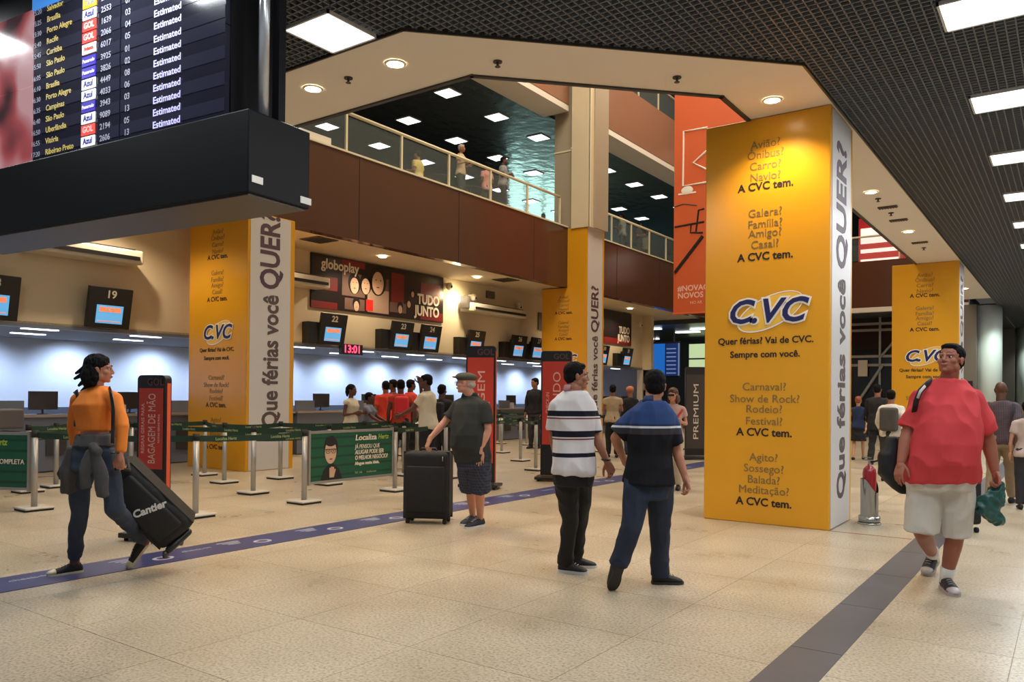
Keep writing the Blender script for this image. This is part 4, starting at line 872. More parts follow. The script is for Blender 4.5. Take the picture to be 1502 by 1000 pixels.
# ================================================================== PEOPLE
UP_ = V((0, 0, 1))
def skin(n, c): return mat('skin_'+n, srgb(*c), .5, spec=.35, noise_amt=.05, nscale=20)
EYE = mat('eye_white', srgb(176, 164, 152), .3); IRIS = mat('eye_iris', srgb(30, 20, 16), .2)
TABLE = {
 'male':   [(-.26, .05, .05, 0), (-.2, .10, .08, 0), (-.1, .155, .108, -.005), (0, .168, .118, -.01), (.15, .158, .112, 0), (.35, .145, .105, .005), (.55, .158, .115, .01), (.72, .166, .12, .01), (.86, .142, .10, 0), (.95, .088, .07, -.01), (1.0, .06, .055, -.005)],
 'stout':  [(-.26, .05, .05, 0), (-.2, .11, .09, 0), (-.1, .17, .125, 0), (0, .185, .135, .0), (.15, .19, .15, .03), (.35, .19, .16, .04), (.55, .18, .145, .03), (.72, .17, .13, .01), (.86, .146, .10, 0), (.95, .09, .07, -.01), (1.0, .062, .058, -.005)],
 'fat':    [(-.26, .05, .05, 0), (-.2, .13, .11, 0), (-.1, .20, .15, 0), (0, .225, .165, .01), (.15, .212, .19, .04), (.35, .210, .20, .05), (.55, .202, .175, .04), (.72, .188, .15, .02), (.86, .160, .115, 0), (.95, .10, .08, -.01), (1.0, .07, .065, -.005)],
 'female': [(-.26, .05, .05, 0), (-.2, .10, .08, 0), (-.1, .16, .11, -.01), (0, .168, .118, -.012), (.15, .145, .10, 0), (.35, .118, .085, .005), (.55, .132, .10, .012), (.72, .142, .115, .022), (.87, .125, .085, 0), (.95, .075, .06, -.01), (1.0, .05, .048, -.005)]}
def frame_of(J):
    N, P = J['neck'], J['pel']; up = (N-P).normalized(); Lc = (J['shR']-J['shL']).normalized(); Lp = (J['hipR']-J['hipL']).normalized()
    return N, P, up, Lc, Lp
def torso(mb, J, kind, s, t0, t1, infl, steps=None, flare=0.):
    N, P, up, Lc, Lp = frame_of(J); T = TABLE[kind]; sel = [r for r in T if t0+.02 < r[0] < t1-.02]
    def interp(t):
        for a, b in zip(T, T[1:]):
            if a[0] <= t <= b[0]: k = (t-a[0])/(b[0]-a[0]); return tuple(a[i]+(b[i]-a[i])*k for i in range(4))
        return T[0] if t < T[0][0] else T[-1]
    rows = [interp(t0)]+sel+[interp(t1)]; rs = []
    for t, w_, d, fo in rows:
        if t < .0: w_ = max(w_, .15 if t1 < .5 or infl > .012 else w_) if infl > .011 else w_
        if t < 0 and infl > .011: d = max(d, .115)
        k = min(1, max(0, t)); L = Lp.lerp(Lc, k).normalized(); Fw = up.cross(L); Fw = Fw if Fw.dot(J['fwd']) > 0 else -Fw; Fw.normalize()
        c = P+(N-P)*t+Fw*fo*s; fl = flare*max(0, .3-t)
        rs.append((c, L*(w_*s+infl+fl), Fw*(d*s+infl+fl)))
    mb.rings(rs, 24, 2.35)
def limb(mb, pts, rad): # chain of tapered capsules
    for (p, r), (q, r2) in zip(zip(pts, rad), zip(pts[1:], rad[1:])): mb.cap(p, r, q, r2, 12)
def hand(mb, W, d, n, t, k=1., curl=22, spread=1., thumb=1.):
    d = d.normalized(); n = (n-d*n.dot(d)).normalized(); t = (t-d*t.dot(d)-n*t.dot(n)).normalized()
    mb.cap(W-d*.02*k, .026*k, W+d*.03*k, .027*k, 10)
    mb.rings([(W+d*.0*k, t*.026*k, n*.018*k), (W+d*.03*k, t*.036*k, n*.017*k), (W+d*.065*k, t*.041*k, n*.015*k), (W+d*.093*k, t*.040*k, n*.012*k), (W+d*.10*k, t*.034*k, n*.008*k)], 14, 2.6)
    for i, (o, L, r) in enumerate(((.031, .072, .0092), (.0105, .082, .0096), (-.010, .076, .0092), (-.0295, .060, .0082))):
        p = W+d*(.088-.004*abs(i-1))*k+t*o*k; a = 0; dd = d
        side = t*(o*1.2*spread)
        for j, f in enumerate((.42, .32, .26)):
            a += math.radians(curl*(1.0+.12*i) if j else curl*.8)
            v = (d*math.cos(a)+n*math.sin(a)+side).normalized(); q = p+v*L*f*k
            mb.cap(p, r*(1-.10*j)*k, q, r*(.9-.10*j)*k, 8); p = q
    p = W+d*.022*k+t*.026*k; v = (d*.62+t*.62*thumb+n*.25).normalized(); q = p+v*.040*k; mb.cap(p, .0135*k, q, .0115*k, 8)
    v = (d*.85+t*.28*thumb+n*.35).normalized(); r = q+v*.030*k; mb.cap(q, .0112*k, r, .0095*k, 8); v = (d*.9+t*.05+n*.4).normalized(); mb.cap(r, .0098*k, r+v*.022*k, .008*k, 8)
def head_axes(J):
    f = J['look'].normalized(); u = J.get('hup', UP_); x = f.cross(u).normalized(); u = x.cross(f).normalized(); return x, f, u
def head(mb, J, k, fem=False):
    x, f, u = head_axes(J); c = J['head']; AX = (x, f, u)
    def P(a, b, d): return c+(x*a+f*b+u*d)*k
    def E(p, r): mb.ell(P(*p), [q*k for q in r], AX, 18)
    E((0, -.014, .03), (.073, .093, .088)); E((0, .018, -.03), (.060, .070, .078)); E((0, .036, -.070), (.046 if not fem else .040, .046, .036)); E((0, .066, -.090), (.020, .018, .016))
    mb.cap(P(0, .083, .012), .0085*k, P(0, .100, -.026), .0122*k, 10); E((.011, .090, -.031), (.009, .010, .008)); E((-.011, .090, -.031), (.009, .010, .008))
    mb.cap(P(-.040, .068, .022), .012*k, P(-.012, .083, .020), .010*k, 8); mb.cap(P(.040, .068, .022), .012*k, P(.012, .083, .020), .010*k, 8)
    for s in (-1, 1):
        E((s*.043, .052, -.022), (.022, .026, .022)); E((s*.077, -.008, -.008), (.008, .018, .031)); E((s*.080, -.014, .006), (.008, .012, .016)); E((s*.05, .0, -.055), (.018, .04, .03))
    E((0, .086, -.053), (.021, .012, .006)); E((0, .084, -.063), (.019, .012, .007))
    mb.cap(P(0, -.022, -.06), .056*k if not fem else .047*k, J['neck']+ (J['neck']-J['pel']).normalized()*.0, .062*k if not fem else .050*k, 14)
def eyes(J, k, root, brow):
    x, f, u = head_axes(J); c = J['head']
    for s in (-1, 1):
        p = c+(x*s*.030+f*.0705+u*.002)*k; e = MB().ell(p, [.0122*k, .0122*k, .0095*k], (x, f, u), 12).build('eye', EYE, root, True)
        MB().ell(p+f*.0095*k, [.0068*k, .0045*k, .0068*k], (x, f, u), 10).build('iris', IRIS, e, True)
        MB().tube([c+(x*s*.012+f*.094+u*.028)*k, c+(x*s*.03+f*.090+u*.035)*k, c+(x*s*.047+f*.074+u*.028)*k], [.0018*k, .0026*k, .0012*k], 6).build('eyebrow', brow, root, True)
    MB().ell(c+(f*.0925-u*.058)*k, (.020*k, .006*k, .0075*k), (x, f, u), 12).build('lips', mat('lip_tone', srgb(140, 78, 70), .5), root, True)
def hairshape(J, k, style):
    x, f, u = head_axes(J); c = J['head']; mb = MB(); AX = (x, f, u)
    def E(p, r): mb.ell(c+(x*p[0]+f*p[1]+u*p[2])*k, [q*k for q in r], AX, 18)
    if style in ('short', 'curly'):
        g = .004 if style == 'short' else .014
        E((0, -.024, .046), (.078+g, .090+g, .080+g)); E((0, -.050, .0), (.071+g, .058+g, .066+g)); E((0, .040, .088), (.052+g, .034, .020+g))
    elif style == 'balding':
        E((0, -.060, -.01), (.068, .050, .042))
    elif style == 'long':
        E((0, -.022, .048), (.086, .096, .084)); E((0, -.055, .0), (.086, .07, .09)); E((.03, -.075, -.06), (.07, .055, .09)); E((-.04, -.07, -.07), (.065, .055, .09)); E((-.07, -.02, -.06), (.030, .05, .08)); E((.072, -.035, -.06), (.028, .04, .08)); E((0, .035, .086), (.055, .035, .022))
    elif style == 'bun':
        E((0, -.024, .046), (.083, .094, .084)); E((0, -.050, .0), (.078, .062, .068)); E((0, -.115, .05), (.038, .038, .038))
    elif style == 'ponytail':
        E((0, -.024, .046), (.083, .094, .084)); E((0, -.050, .0), (.078, .062, .068)); E((0, -.115, -.02), (.035, .035, .11))
    return mb
def shoe(root, heel, toe, k, m, sole, name='shoe', up=None, low=True):
    d = toe-heel; L = d.length; d.normalize(); side = d.cross(UP_).normalized(); up = side.cross(d).normalized()
    mb = MB(); S = lambda t, w_, h0, h1: (heel+d*L*t+up*(h0+h1)/2*k, side*w_*k, up*(h1-h0)/2*k)
    mb.rings([S(-.02, .024, .012, .06), (S(.06, .036, .010, .095)), S(.25, .040, .010, .112 if not low else .098), S(.42, .040, .010, .088), S(.62, .047, .010, .066), S(.82, .046, .010, .052), S(.95, .034, .010, .040), S(1.0, .020, .012, .030)], 16, 2.5)
    o = remesh(mb, .006, 3).build(name, m, root, True)
    sb = MB(); out = [(-.03, .022), (.02, .036), (.15, .041), (.4, .040), (.6, .049), (.8, .049), (.94, .038), (1.02, .018)]
    lp = [heel+d*L*t+side*w_*k for t, w_ in out]+[heel+d*L*t-side*w_*k for t, w_ in out[::-1]]; n = len(lp)
    sb.add([p for p in lp]+[p+up*.022*k for p in lp], [tuple(range(n))[::-1], tuple(range(n, 2*n))]+[(i, (i+1) % n, n+(i+1) % n, n+i) for i in range(n)])
    sb.build('sole', sole, o)
    lc = MB()
    for j in range(4): cc = heel+d*L*(.40+.09*j)+up*(.094-.0085*j)*k; lc.tube([cc-side*.02*k, cc+up*.004*k, cc+side*.02*k], .0028*k, 6)
    lc.build('laces', sole, o, True)
    return o
def person(J, o):
    """J: joints in world space, o: look"""
    s = o.get('s', 1.); fine = o.get('fine', False); kind = o.get('kind', 'male'); root = thing('person', o['label'], 'person', (J['pel'].x, J['pel'].y, 0))
    if 'group' in o: root['group'] = o['group']
    SK = o['skin']
    for q in 'LR': J['sh'+q] = J['sh'+q]-UP_*.034*s+(J['neck']-J['sh'+q])*.06
    if o.get('fine'): J['neck'] = J['neck']+UP_*.02*s
    else: J['head'] = J['head']-UP_*.018*s
    fem = kind == 'female'; hk = o.get('hk', s)
    fat = kind in ('fat',); ar = 1.0 if not fem else .82; ar = 1.22 if fat else ar; lr = 1.15 if fat else (1.0 if not fem else .95)
    vb = .011 if fine else .02
    # ---- body: torso, limbs remeshed into one surface; head and hands finer, joined in the same mesh
    mb = MB(); torso(mb, J, kind, s, -.26 if not o.get('lower') else o['lower'].get('low', -.20)+.05, 1.0, -.006)
    for q in 'LR':
        sh, el, wr = J['sh'+q], J['el'+q], J['wr'+q]; hp, kn, an = J['hip'+q], J['kn'+q], J['an'+q]
        limb(mb, [sh, sh.lerp(el, .35), el, el.lerp(wr, .3), wr], [r*ar*s for r in (.050, .047, .040, .042, .027)])
        lq = lr*(.86 if o.get('lower') and o['lower'].get('end', .93) > .01 else 1); limb(mb, [hp, hp.lerp(kn, .4), kn, kn.lerp(an, .3), an], [r*lq*s for r in (.088, .078, .054, .055, .036)])
        mb.cap(J['neck']+(sh-J['neck'])*.25-(J['neck']-J['pel']).normalized()*.03*s, .036*s, sh, .048*ar*s, 10)
        he, to = J['heel'+q], J['toe'+q]; fd = (to-he).normalized(); fu = fd.cross(UP_).normalized().cross(fd); bare = not o.get('shoe'); mb.cap(he.lerp(to, .2)+fu*.035*s, .03*s if bare else .022*s, he.lerp(to, .7)+fu*.03*s, .024*s if bare else .016*s, 10)
        mb.cap(an, .034*s, he.lerp(to, .15)+fu*.05*s, .028*s, 10)
    body = remesh(mb, vb, 5)
    hm = MB(); head(hm, J, hk, fem); hb = remesh(hm, .0042 if fine else .009, 3); body.add(hb.v, hb.f)
    for q in 'LR':
        el, wr = J['el'+q], J['wr'+q]; d = J.get('hd'+q, (wr-el)).normalized(); sgn = 1 if q == 'R' else -1
        lat = (J['shR']-J['shL']).normalized(); inward = J.get('palm'+q, -lat*sgn); th_ = J.get('thumb'+q, J['fwd'])
        h = MB(); hand(h, wr, d, inward, th_, s*(.95 if fem else 1.05), o.get('curl'+q, 24))
        if fine: hh = remesh(h, .0042, 2); body.add(hh.v, hh.f)
        else: body.add(h.v, h.f)
    body.build('body', SK, root, True)
    HR = o['hair']
    if fine: eyes(J, hk, root, HR)
    if o.get('style'):
        hs = remesh(hairshape(J, hk, o['style']), .006 if fine else .011, 2, .0028 if o['style'] in ('short', 'balding') else .005, 46 if fine else 24, (1, 1, .5)); hs.build('hair', HR, root, True)
    # ---- trousers / shorts / skirt
    lw = o.get('lower')
    dv = .009 if fine else .017
    if lw:
        mt, endf, wk = lw['mat'], lw.get('end', 1.0), lw.get('w', 1.); mb = MB(); torso(mb, J, kind, s, lw.get('low', -.20), lw.get('waist', .17), .014)
        for q in 'LR':
            hp, kn, an = J['hip'+q], J['kn'+q], J['an'+q]
            pts = [hp, hp.lerp(kn, .45), kn, kn.lerp(an, .5), kn.lerp(an, endf)] if endf > .01 else [hp, hp.lerp(kn, .5), hp.lerp(kn, 1+endf)]
            rr = lw.get('r', (.098, .09, .072, .064, .058)); r = [x*s*wk*(1.12 if fat else 1) for x in rr][:len(pts)]
            for (p, a), (c2, b) in zip(zip(pts, r), zip(pts[1:], r[1:])):
                if c2 is pts[-1]:
                    mb.cap(p, a, p.lerp(c2, .1), a, 12); mb.tube([p, c2], [a, b], 14)
                else: mb.cap(p, a, c2, b, 14)
        g = remesh(mb, dv, 2, .008*s if fine else .01, 9, (1, 1, .55)); g.build(lw.get('name', 'trousers'), mt, root, True)
    if o.get('skirt'):
        sk = o['skirt']; mb = MB(); N, P, up, Lc, Lp = frame_of(J); Fw = J['fwd']; z1 = sk['z']
        c = V((P.x, P.y, 0)); mb.rings([(c+UP_*(z1), Lp*.21*s, Fw*.17*s), (c+UP_*(P.z-.05), Lp*.19*s, Fw*.14*s), (c+UP_*(P.z+.08), Lp*.16*s, Fw*.12*s)], 20); remesh(mb, dv, 2, .01, 8).build('skirt', sk['mat'], root, True)
    # ---- top
    tp = o.get('upper')
    if tp:
        mb = MB(); sl = tp.get('sleeve', .62); inf = tp.get('infl', .018); torso(mb, J, kind, s, tp.get('hem', -.12), .985, inf, flare=tp.get('flare', .03))
        for q in 'LR':
            sh, el, wr = J['sh'+q], J['el'+q], J['wr'+q]; a0 = .056*ar*s+inf*.5
            mb.cap(J['neck']+(sh-J['neck'])*.22-(J['neck']-J['pel']).normalized()*.035*s, .040*s+inf*.5, sh, a0, 12)
            if sl <= 1:
                e = sh.lerp(el, sl); mb.tube([sh, e], [a0, (.050*ar*s+inf*.75)*tp.get('slw', 1)], 16)
            else:
                limb(mb, [sh, el], [a0, .048*ar*s+inf*.5]); mb.tube([el, el.lerp(wr, sl-1)], [.048*ar*s+inf*.5, .034*ar*s+inf*.6], 14); mb.ell(el, [.050*ar*s+inf*.5]*3)
        g = remesh(mb, dv, 2, tp.get('fold', .010)*s, 7, (1, 1, .6)); g.build(tp.get('name', 'shirt'), tp['mat'], root, True)
        if tp.get('collar'):
            N, P, up, Lc, Lp = frame_of(J); Fw = J['fwd']; cb = MB()
            c = N+up*.012*s; rs = [(c-up*.03*s, Lc*.088*s, Fw*.080*s), (c+up*.02*s-Fw*.005*s, Lc*.070*s, Fw*.066*s), (c+up*.022*s-Fw*.005*s, Lc*.062*s, Fw*.058*s), (c-up*.02*s, Lc*.062*s, Fw*.056*s)]
            cb.rings(rs, 20); cb.build('collar', tp['collar'], root, True)
    # ---- shoes
    if o.get('shoe'):
        for q in 'LR':
            he, to = J['heel'+q], J['toe'+q]
            if fine: shoe(root, he, to, s*(1.05 if not fem else .95), o['shoe'], o.get('sole', o['shoe']))
            else:
                d = (to-he); side = d.cross(UP_).normalized(); mb = MB()
                mb.rings([(he-d*.03+UP_*.04*s, side*.03*s, UP_*.04*s), (he+d*.25+UP_*.045*s, side*.042*s, UP_*.045*s), (he+d*.7+UP_*.03*s, side*.046*s, UP_*.03*s), (to+UP_*.02*s, side*.028*s, UP_*.02*s)], 12); mb.build('shoe', o['shoe'], root, True)
    if o.get('sock'):
        for q in 'LR':
            an, kn = J['an'+q], J['kn'+q]; MB().tube([an-UP_*.03, an.lerp(kn, .05), an.lerp(kn, o.get('sockh', .22))], [.045*s, .046*s, .050*s*lr], 16).build('sock', o['sock'], root, True)
    return root
def std(pos, head_deg, H, look=None, stride=0., arms=('down', 'down'), lean=0., sit=False):
    """generic joints for a standing/walking adult, heading in degrees (0 = +Y, 90 = -X)"""
    a = math.radians(head_deg); f = V((-math.sin(a), math.cos(a), 0)); r = V((math.cos(a), math.sin(a), 0)); p = V((pos[0], pos[1], pos[2] if len(pos) > 2 else 0)); k = H/1.75
    J = {'fwd': f}; drop = .45*k if sit else 0
    P = p+UP_*(.90*k-drop); J['pel'] = P; N = P+UP_*.56*k+f*lean; J['neck'] = N; J['head'] = N+UP_*.165*k+f*.025*k
    J['look'] = f if look is None else V((-math.sin(math.radians(look)), math.cos(math.radians(look)), -.05))
    for q, s in (('L', -1), ('R', 1)):
        J['sh'+q] = N-UP_*.065*k+r*s*.185*k; J['hip'+q] = P+r*s*.09*k-UP_*.02*k; st = stride*s
        if sit:
            J['kn'+q] = P+f*.42*k+r*s*.11*k; J['an'+q] = J['kn'+q]-UP_*.38*k+f*.02; J['heel'+q] = J['an'+q]-UP_*.07*k-f*.06*k; J['toe'+q] = J['heel'+q]+f*.25*k
        else:
            J['an'+q] = p+r*s*.10*k+f*st*.3+UP_*.085*k; J['kn'+q] = (J['hip'+q]+J['an'+q])/2+f*(.03+abs(stride)*.08)+UP_*.0
            J['heel'+q] = V((J['an'+q].x, J['an'+q].y, p.z))-f*.06*k; J['toe'+q] = J['heel'+q]+f*.26*k
        m = arms[0] if q == 'L' else arms[1]; sh = J['sh'+q]
        if m == 'down': J['el'+q] = sh-UP_*.29*k+r*s*.05*k-f*.02-f*st*.2; J['wr'+q] = J['el'+q]-UP_*.24*k+f*(.06)*k-f*st*.3
        elif m == 'bent': J['el'+q] = sh-UP_*.28*k+r*s*.04*k-f*.02; J['wr'+q] = J['el'+q]+f*.22*k+UP_*.04*k-r*s*.06*k
        elif m == 'desk': J['el'+q] = sh-UP_*.22*k+f*.14*k+r*s*.05*k; J['wr'+q] = J['el'+q]+f*.20*k-UP_*.10*k
        elif m == 'face': J['el'+q] = sh-UP_*.20*k+f*.16*k+r*s*.02*k; J['wr'+q] = J['head']+f*.13*k-UP_*.05*k+r*s*.06*k
        elif m == 'hip': J['el'+q] = sh-UP_*.24*k+r*s*.16*k-f*.06; J['wr'+q] = P+UP_*.10*k+r*s*.17*k+f*.04
    return J
def joints(D, base, fwd, look, **k):
    """foreground figures: every joint read off the photograph, with its real distance"""
    J = {'fwd': V((fwd[0], fwd[1], 0)).normalized(), 'look': V(look).normalized()}
    for n, (px, py, dd) in base.items(): J[n] = at(px, py, D+dd)
    J['pel'] = (J['hipL']+J['hipR'])/2
    for q in k.get('plant', ''):   # both heel and toe rest on the floor
        for n in ('heel', 'toe'): J[n+q] = onz(*base[n+q][:2])
        d = (J['toe'+q]-J['heel'+q]); L = min(.29, max(.24, d.length)); d.normalize(); J['toe'+q] = J['heel'+q]+d*L
        J['an'+q] = J['heel'+q]+d*.055+UP_*.085; kd = (J['kn'+q]-CO).dot(CF); J['kn'+q] = CO+(J['kn'+q]-CO)*(1+(J['an'+q]-J['kn'+q]).dot(CF)*.5/kd)
    for q in k.get('toes', ''):    # ball of the foot on the floor, heel lifted
        t = onz(*base['toe'+q][:2]); h = ray(*base['heel'+q][:2]); v = k['lift']
        J['toe'+q] = t; c = CO+h*((t-CO).dot(CF)+v); d = (c-t).normalized(); J['heel'+q] = t+d*.25; J['an'+q] = J['heel'+q]+(-d*.05)+d.cross(CR if abs(d.dot(CR)) < .8 else CU).normalized()*0+UP_*.06
    return J
def strap(root, pts, w, m, name='strap', n=V((0, 0, 1))):
    mb = MB(); pts = [V(p) for p in pts]; rs = []
    for i, p in enumerate(pts):
        d = (pts[min(i+1, len(pts)-1)]-pts[max(0, i-1)]).normalized(); a = d.cross(CF).normalized(); b = a.cross(d); rs.append((p, a*w, b*.004))
    mb.rings(rs, 8); return mb.build(name, m, root, True)
# ---- 1 woman in the orange top
S1 = skin('tan', (176, 118, 92)); HB = mat('hair_black', srgb(14, 11, 11), .75, spec=.15, noise_amt=.3, nscale=40)
DEN = mat('denim_dark', srgb(44, 54, 72), .85, noise_amt=.18, nscale=30); ORG_ = mat('orange_jersey', srgb(226, 124, 40), .85, noise_amt=.06, nscale=30)
D = 5.95
J = joints(D, {'head': (146, 542, .02), 'neck': (143, 569, .02), 'shL': (170, 580, -.07), 'shR': (112, 581, .09), 'elL': (180, 625, -.12), 'wrL': (176, 668, -.16), 'elR': (108, 626, .24), 'wrR': (112, 664, .34),
  'hipL': (154, 668, -.03), 'hipR': (122, 668, .05), 'knR': (116, 746, -.02), 'anR': (110, 812, 0), 'heelR': (120, 839, 0), 'toeR': (70, 846, -.13), 'knL': (168, 745, .02), 'anL': (205, 798, .22), 'heelL': (213, 804, .22), 'toeL': (190, 834, .12)}, (.35, -.94), (.55, .80, .0), plant='R', toes='L', lift=.08)
J['thumbL'] = J['fwd']; J['hdL'] = V((0, 0, -1)); J['palmL'] = V((-.3, .5, 0))
w1 = person(J, dict(label='woman in an orange crop top with a tied jacket, pulling a black case', kind='female', s=.97, hk=.92, fine=True, skin=S1, hair=HB, style='long', curlL=55, curlR=30,
  lower=dict(mat=DEN, name='jeans', end=.90, w=.90, waist=.20, r=(.100, .094, .076, .066, .060)), upper=dict(mat=ORG_, name='crop_top', hem=.36, sleeve=1.88, infl=.014, flare=.0, fold=.006), shoe=mat('canvas_black', srgb(28, 26, 28), .7), sole=mat('rubber_cream', srgb(206, 196, 168), .6)))
def toecap(root, J, q, m, k=1.):
    he, to = J['heel'+q], J['toe'+q]; d = (to-he).normalized(); side = d.cross(UP_).normalized(); up = side.cross(d)
    MB().rings([(he.lerp(to, .80)+up*.033*k, side*.046*k, up*.024*k), (he.lerp(to, .95)+up*.028*k, side*.037*k, up*.018*k), (he.lerp(to, 1.03)+up*.024*k, side*.016*k, up*.010*k)], 14).build('toe_cap', m, root, True)
toecap(w1, J, 'R', bpy.data.materials['rubber_cream']); toecap(w1, J, 'L', bpy.data.materials['rubber_cream'])
for q in 'RL':  # short striped socks / bare ankle
    MB().tube([J['an'+q]-UP_*.02, J['an'+q].lerp(J['kn'+q], .07)], [.036, .037], 14).build('sock', mat('sock_brown', srgb(96, 70, 62), .9), w1, True)
# jacket tied at the waist
JKT = mat('jacket_grey', srgb(72, 70, 70), .9, noise_amt=.15, nscale=20)
N, P, up, Lc, Lp = frame_of(J); Fw = J['fwd']
mb = MB(); W0 = P+up*.12
mb.rings([(W0-up*.05, Lp*.178, Fw*.128), (W0, Lp*.162, Fw*.118), (W0+up*.035, Lp*.150, Fw*.108)], 20)
for c, l in (((148, 652, -.16), 0), ((140, 700, -.18), 0)): pass
mb.cap(at(137, 655, D-.16), .035, at(143, 662, D-.18), .035)
mb.rings([(at(140, 660, D-.17), CR*.035, CF*.025), (at(146, 695, D-.19), CR*.055, CF*.022), (at(152, 728, D-.2), CR*.045, CF*.018)], 14)
mb.rings([(at(134, 660, D-.15), CR*.03, CF*.025), (at(126, 690, D-.17), CR*.05, CF*.022), (at(128, 716, D-.16), CR*.04, CF*.018)], 14)
mb.rings([(at(112, 656, D+.05), CR*.05, CF*.08), (at(106, 690, D+.07), CR*.075, CF*.09), (at(104, 722, D+.08), CR*.06, CF*.07)], 14)
remesh(mb, .009, 2, .012, 9, (1, 1, .5)).build('tied_jacket', JKT, w1, True)
strap(w1, [at(109, 577, D+.0), at(112, 572, D-.02), at(115, 590, D-.03), at(110, 625, D+.0)], .014, BLACK, 'bag_strap')
strap(w1, [at(160, 568, D-.05), at(163, 578, D-.17), at(166, 600, D-.21), at(165, 650, D-.2)], .014, BLACK, 'bag_strap')
MB().tube([at(171, 664, D-.16)+CR*.035*math.cos(a)+CF*.035*math.sin(a) for a in [i*math.pi/8 for i in range(17)]], .005, 6).build('bracelet', BLACK, w1, True)
MB().tube([at(148, 655, D+.1)+V((0, 0, 0))+Lp*.155*math.cos(a)+Fw*.112*math.sin(a) for a in ()] or [at(120, 651, D), at(121, 651, D)], .001, 6) 
# flying hair locks
lk = MB()
for a in ((118, 540, 108, 548), (120, 556, 112, 566), (124, 566, 116, 574), (118, 548, 106, 556)): lk.cap(at(a[0]+9, a[1]-2, D+.06), .026, at(a[2]+4, a[3]-1, D+.08), .011, 8)
lk.build('hair_lock', HB, w1, True)
# ---- rolling case pulled by the woman
FAB = mat('case_fabric_black', srgb(24, 24, 27), .75, noise_amt=.15, nscale=60, bump=.2, bscale=300)
cs = thing('rolling_suitcase', 'tilted black rolling case pulled by the woman in orange', 'suitcase', (-6.2, 4.1, 0))
def hexa(mb, corners, back, n=6): pass
c0, c1, c2, c3 = at(126, 706, 6.14), at(197, 692, 6.18), at(283, 768, 6.46), at(238, 815, 6.40)
mid = (c0+c1+c2+c3)/4; ux = ((c3+c2)-(c0+c1)).normalized(); uy = ((c1+c2)-(c0+c3)); uy = (uy-ux*uy.dot(ux)).normalized(); un = ux.cross(uy).normalized(); un = un if un.dot(CF) > 0 else -un
Lx = ((c3+c2)/2-(c0+c1)/2).length; Ly = ((c1+c2)/2-(c0+c3)/2).length
cc = mid+un*.14
mb = MB(); mb.box(cc, (Lx, Ly*1.0, .26), (ux, uy, un), .05); remesh(mb, .012, 4, .006, 7).build('case_body', FAB, cs, True)
MB().box(cc-un*.14, (Lx*.78, Ly*.72, .05), (ux, uy, un), .022).build('front_pocket', FAB, cs, True)
pr_ = MB()
for s in (-1, 1): pr_.box(cc+un*.0+uy*s*(Ly/2), (Lx*.95, .012, .2), (ux, uy, un))
pr_.build('piping', BLACKM, cs)
tr_ = CR+CU*.30; tr_ = (tr_-un*tr_.dot(un)).normalized(); text('Cantier', cc-un*.168+ux*.02+uy*.03, tr_, (-un).cross(tr_), .085, mat('print_white', srgb(215, 215, 215), .5), cs, bold=.003, shear=.2)
MB().tube([cc-ux*Lx*.5+uy*Ly*.42+un*.0, at(190, 690, 6.0), at(178, 686, 5.86), at(168, 688, 5.84)], [.010, .010, .014, .014], 10).build('pull_handle', RUB, cs, True)
for s, p in ((-1, at(243, 813, 6.42)), (1, at(265, 794, 6.6))):
    p = p.copy(); MB().tube([p-CR*.012, p+CR*.012], .034, 16).build('wheel', STEELD, cs, True)
MB().cap(at(248, 806, 6.44), .03, at(276, 780, 6.56), .03, 10).build('wheel_guard', BLACK, cs, True)
tb_ = tag(remesh(MB().rings([(at(104, 676, 6.35), CR*.05, CF*.04), (at(100, 694, 6.38), CR*.09, CF*.06), (at(112, 718, 6.36), CR*.08, CF*.05), (at(120, 732, 6.34), CR*.03, CF*.03)], 16), .01, 2, .006, 9).build('shoulder_bag', mat('bag_black', srgb(16, 15, 18), .6), None, True), 'small black bag held behind the hip of the woman in orange', 'bag')
# ---- 2 old man in the cap
S2 = skin('pale', (196, 140, 116)); HG = mat('hair_grey', srgb(170, 160, 150), .7, noise_amt=.2, nscale=40)
PDK = mat('polo_dark_green', srgb(38, 40, 36), .85, noise_amt=.08, nscale=30)
SHT = plaid('shorts_navy_plaid', srgb(30, 38, 62), srgb(60, 66, 90), 60)
D = 8.35
J = joints(D, {'head': (683, 562, 0), 'neck': (689, 583, .02), 'shR': (668, 592, .12), 'shL': (712, 593, -.10), 'elR': (652, 619, .10), 'wrR': (631, 643, .02), 'elL': (716, 631, -.14), 'wrL': (705, 659, -.18),
  'hipR': (684, 668, .06), 'hipL': (704, 668, -.06), 'knR': (690, 716, .05), 'anR': (694, 757, .05), 'heelR': (697, 766, .06), 'toeR': (674, 772, -.05), 'knL': (704, 718, -.06), 'anL': (704, 759, -.07), 'heelL': (709, 771, -.06), 'toeL': (681, 776, -.16)}, (-.35, -.94), (-.93, -.36, .06), plant='LR')
J['palmR'] = V((0, 0, -1)); J['thumbR'] = V((-.3, .9, 0)); J['hdR'] = (J['wrR']-J['elR']).normalized()*.7+V((0, 0, -.6)); J['palmL'] = CF*1.0; J['thumbL'] = -CR; J['hdL'] = V((-.05, 0, -1))
m2 = person(J, dict(label='old man in a flat cap, dark polo and plaid shorts holding a big suitcase', kind='stout', s=.98, hk=.97, fine=True, skin=S2, hair=HG, style='balding', curlR=38, curlL=8,
  lower=dict(mat=SHT, name='shorts', end=-.06, w=1.12, r=(.105, .108, .112)), upper=dict(mat=PDK, name='polo_shirt', hem=-.10, sleeve=.72, infl=.022, collar=PDK, slw=1.08), shoe=mat('trainer_navy', srgb(30, 36, 50), .7), sole=mat('sole_white', srgb(205, 202, 198), .6)))
x, f, u = head_axes(J); c = J['head']; CAPM = mat('cap_olive', srgb(72, 68, 56), .85, noise_amt=.15, nscale=40)
